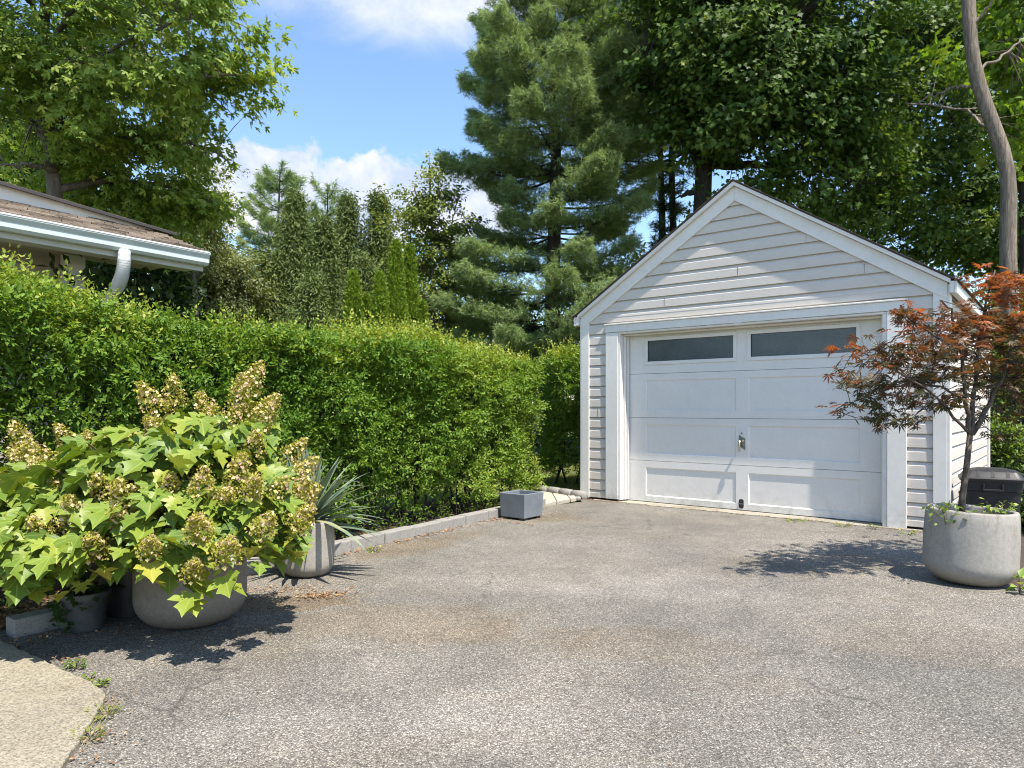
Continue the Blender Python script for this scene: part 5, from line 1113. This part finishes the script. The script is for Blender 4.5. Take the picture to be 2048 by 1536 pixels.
# ------------------------------------------------------------------ small growth, litter, grass
def rosette(name, label, x, y, n, size, mat, seed, h=.05, rad=.07, tmpl=DIAMOND, t0=.5, cat='weed', stems=True):
    r = np.random.default_rng(seed); o = empty(name, (x, y, .005)); tag(o, label, cat)
    a = r.uniform(0, 6.28, n); d = rad * np.sqrt(r.random(n)); P = np.stack([np.cos(a) * d, np.sin(a) * d, r.uniform(.1, 1, n) * h], 1)
    D = np.stack([np.cos(a), np.sin(a), r.uniform(-.2, .7, n)], 1) + r.normal(size=(n, 3)) * .3
    leaf_mesh('foliage', tmpl, P, D, np.array([0, 0, 1]) + r.normal(size=(n, 3)) * .35, r.uniform(*size, n), np.clip(t0 + r.normal(size=n) * .2, 0, 1), mat, o)
    m = MB()
    for k in range(min(n, 9)): m.tube([(0, 0, -.01), tuple(P[k])], .0018, 4)
    m.build('stem', STEMM, o); return o
x, y = gp(150, 1338); rosette('weed', 'dark leafy weed at the top of the concrete path edge', x, y, 40, (.018, .030), G_SHRUB, 1, .03, .032, t0=.35)
x, y = gp(205, 1372); rosette('weed', 'light green leafy weed near the corner of the concrete path', x, y, 40, (.014, .024), G_WEED, 2, .02, .024)
x, y = gp(180, 1362); rosette('weed', 'tiny sprig of weed between the two leafy weeds at the path edge', x, y, 14, (.015, .028), G_WEED, 7, .03, .02)
GR = (np.array([(-.05, 0, 0), (.05, 0, 0), (.035, .6, .04), (0, 1, 0)]), np.array([(0, 1, 2), (0, 2, 3)]))
x, y = gp(212, 1432); rosette('weed', 'thin grassy weed below the corner of the concrete path', x, y, 60, (.03, .06), G_GRASS, 3, .012, .045, GR, .6)
x, y = gp(180, 1478); rosette('weed', 'grassy weed farthest along the chipped concrete path edge from the planters', x, y, 60, (.03, .055), G_GRASS, 4, .012, .05, GR, .65)
x, y = gp(1683, 1052); rosette('weed', 'small grass tuft growing at the foot of the garage door', x, y - .03, 50, (.035, .065), G_GRASS, 5, .02, .06, GR, .6)
x, y = gp(1590, 1042); rosette('weed', 'low weed patch in the sill crack near the middle of the garage door', x, y - .03, 40, (.018, .032), G_WEED, 6, .015, .09, t0=.6)
x, y = gp(1745, 1058); rosette('weed', 'small broad leaved weed near the door jamb closest to the red maple', x, y - .03, 22, (.02, .036), G_SHRUB, 8, .05, .05)
x, y = gp(1812, 1068); rosette('weed', 'yellowish weed at the foot of the door trim beside the pale planter', x, y - .03, 34, (.018, .03), G_WEED, 9, .03, .08, t0=.75)
x, y = gp(2036, 1186); rosette('rosette_plant', 'bright star shaped leaf rosette on the ground beside the pale planter', x + .01, y, 9, (.075, .11), G_WEED, 10, .09, .015, DIAMOND, .55, 'plant')
x, y = gp(25, 1226); rosette('weed', 'small green weed in the leaf litter behind the kerb end', x - .02, y, 30, (.03, .05), G_SHRUB, 12, .06, .07)
x, y = gp(668, 1052); rosette('weed', 'light green seedling between the yucca planter and the hedge', kp(-.1, .25)[0], kp(-.1, .25)[1], 80, (.025, .045), G_WEED, 13, .22, .13, t0=.35)
x, y = gp(750, 1102); rosette('weed', 'little tuft of weed on the driveway in front of the kerb', x, y, 30, (.02, .035), G_WEED, 14, .02, .06, t0=.7)
def low_shoots():
    r = np.random.default_rng(77); P, D, N, S, T = [], [], [], [], []; m = MB()
    o = empty('ground_plants', (*kp(0, .3), 0)); O = np.array([*kp(0, .3), 0])
    for k in range(150):
        b = np.array([*kp(r.uniform(-1.2, 3.2), r.uniform(.16, .55)), 0]); h = r.uniform(.06, .26); tip = b + np.array([*(r.normal(size=2) * .07 - CN * .06), h]); m.tube(arc(b - O, tip - O, .02, 4), .002, 3, False)
        for q in range(int(r.integers(6, 14))): P.append(b + (tip - b) * r.uniform(.3, 1) + r.normal(size=3) * .022); D.append(np.append(r.normal(size=2), r.uniform(-.2, .4))); N.append(np.array([0, 0, 1]) + r.normal(size=3) * .4); S.append(r.uniform(.02, .036)); T.append(np.clip(r.normal(.45, .15), 0, 1))
    leaf_mesh('foliage', DIAMOND, np.array(P) - O, np.array(D), np.array(N), np.array(S), np.array(T), G_HEDGE, o); m.build('stem', STEMM, o)
    tag(o, 'low green shoots and seedlings growing in the bed below the hedge', 'ground cover', kind='stuff')
low_shoots()
def litter(name, label, spots, seed, size=(.018, .045)):
    r = np.random.default_rng(seed); P = []
    for (cx, cy, sx, sy, n, ang) in spots:
        q = r.normal(size=(n, 2)) * (sx, sy); c, s = math.cos(ang), math.sin(ang); P.append(np.stack([cx + q[:, 0] * c - q[:, 1] * s, cy + q[:, 0] * s + q[:, 1] * c, r.uniform(.008, .016, n)], 1))
    P = np.concatenate(P); n = len(P); D = r.normal(size=(n, 3)) * (1, 1, .18)
    o = leaf_mesh(name, DIAMOND, P, D, np.array([0, 0, 1]) + r.normal(size=(n, 3)) * .3, r.uniform(*size, n), r.random(n), LITTER); tag(o, label, 'leaf litter', kind='stuff')
ka = math.atan2(CD[1], CD[0]); g_ = lambda u, v: gp(u, v)
litter('fallen_leaves', 'brown dry leaves scattered along the kerb and under the planters',
       [(*g_(650, 1192), .10, .06, 170, .3), (*g_(560, 1180), .14, .05, 90, .1), (*g_(500, 1200), .12, .06, 60, .5), (*kp(1.1, -.05), .35, .035, 190, ka), (*kp(2.3, -.05), .30, .03, 130, ka), (*kp(.2, -.04), .4, .03, 70, ka), (*g_(1100, 1030), .14, .07, 60, .5), (*g_(1040, 1048), .16, .03, 50, -.6), (*g_(430, 1270), .16, .06, 70, .2), (*g_(240, 1262), .3, .05, 60, .3), (*g_(60, 1285), .10, .03, 40, 1)], 1, (.012, .032))
litter('bed_litter', 'dry leaf litter covering the soil at the left end of the hedge bed', [(*kp(-2.4, .35), .5, .22, 900, ka), (*kp(-1.2, .35), .7, .2, 500, ka), (-2.75, 3.75, .16, .14, 420, .4), (*kp(1.2, .3), 1.2, .14, 420, ka)], 2)
litter('path_crumbs', 'dry crumbs and straw along the edge of the concrete path', [(*g_(215, 1410), .05, .05, 60, .3), (*g_(190, 1470), .03, .10, 70, 1.2), (*g_(150, 1520), .03, .08, 40, 1.2), (*g_(120, 1320), .06, .03, 40, 0)], 3, (.008, .02))
litter('door_crumbs', 'yellow moss and dry crumbs along the garage sill', [(*gl(.35, -.12), .18, .04, 220, -.67), (*gl(-.05, -.1), .10, .05, 100, -.67), (*gl(1.4, -.10), .6, .02, 120, -.67), (*gl(2.6, -.11), .5, .03, 160, -.67), (*gl(3.7, -.12), .2, .04, 90, -.67)], 4, (.008, .022))
def loose_bits():
    r = np.random.default_rng(15); n = 420; P = np.stack([r.uniform(-1.6, 3.2, n), r.uniform(2.0, 8.0, n), np.full(n, .006)], 1)
    o = leaf_mesh('loose_grit', DIAMOND, P, r.normal(size=(n, 3)) * (1, 1, .1), np.array([0, 0, 1]) + r.normal(size=(n, 3)) * .25, r.uniform(.005, .014, n), r.random(n), LITTER); tag(o, 'tiny loose bits scattered over the asphalt driveway', 'debris', kind='stuff')
loose_bits()
def mound():
    # stones and moss where the asphalt meets the left garage corner
    for k, (s, d, sz) in enumerate(((-.10, -.10, .06), (.02, -.15, .05), (-.16, .02, .07))):
        m = MB(); bpy_m = bpy.data.meshes.new('stone'); import bmesh
        bm = bmesh.new(); bmesh.ops.create_icosphere(bm, subdivisions=2, radius=sz)
        for v in bm.verts: v.co *= 1 + .25 * math.sin(v.co.x * 60 + k) * math.cos(v.co.y * 50 + k); v.co.z *= .6
        bm.to_mesh(bpy_m); bm.free(); p = gl(s, d); o = link_mesh('stone', bpy_m, CONC_KERB, None); o.location = (*p, .01)
        tag(o, 'small grey stone lying at the foot of the garage corner by the paving strip', 'stone', 'stones at the garage corner')
mound()
def grass():
    r = np.random.default_rng(19); n = 26000; P = np.stack([r.uniform(-1.2, 3.2, n), r.uniform(9.6, 17, n), np.full(n, -.03)], 1); P[:6000, 0] = r.uniform(.2, 1.3, 6000); P[:6000, 1] = r.uniform(9.5, 12, 6000)
    P[-3000:, 0] = r.uniform(-9, -2, 3000)
    o = leaf_mesh('grass', GR, P, np.array([0, 0, 1]) + r.normal(size=(n, 3)) * (.45, .45, .1), r.normal(size=(n, 3)) + (0, -.5, .3), r.uniform(.05, .10, n), np.clip(r.normal(.55, .2, n), 0, 1), G_GRASS); tag(o, 'sunlit mown grass seen through the gap in the hedge', 'grass', kind='stuff')
grass()
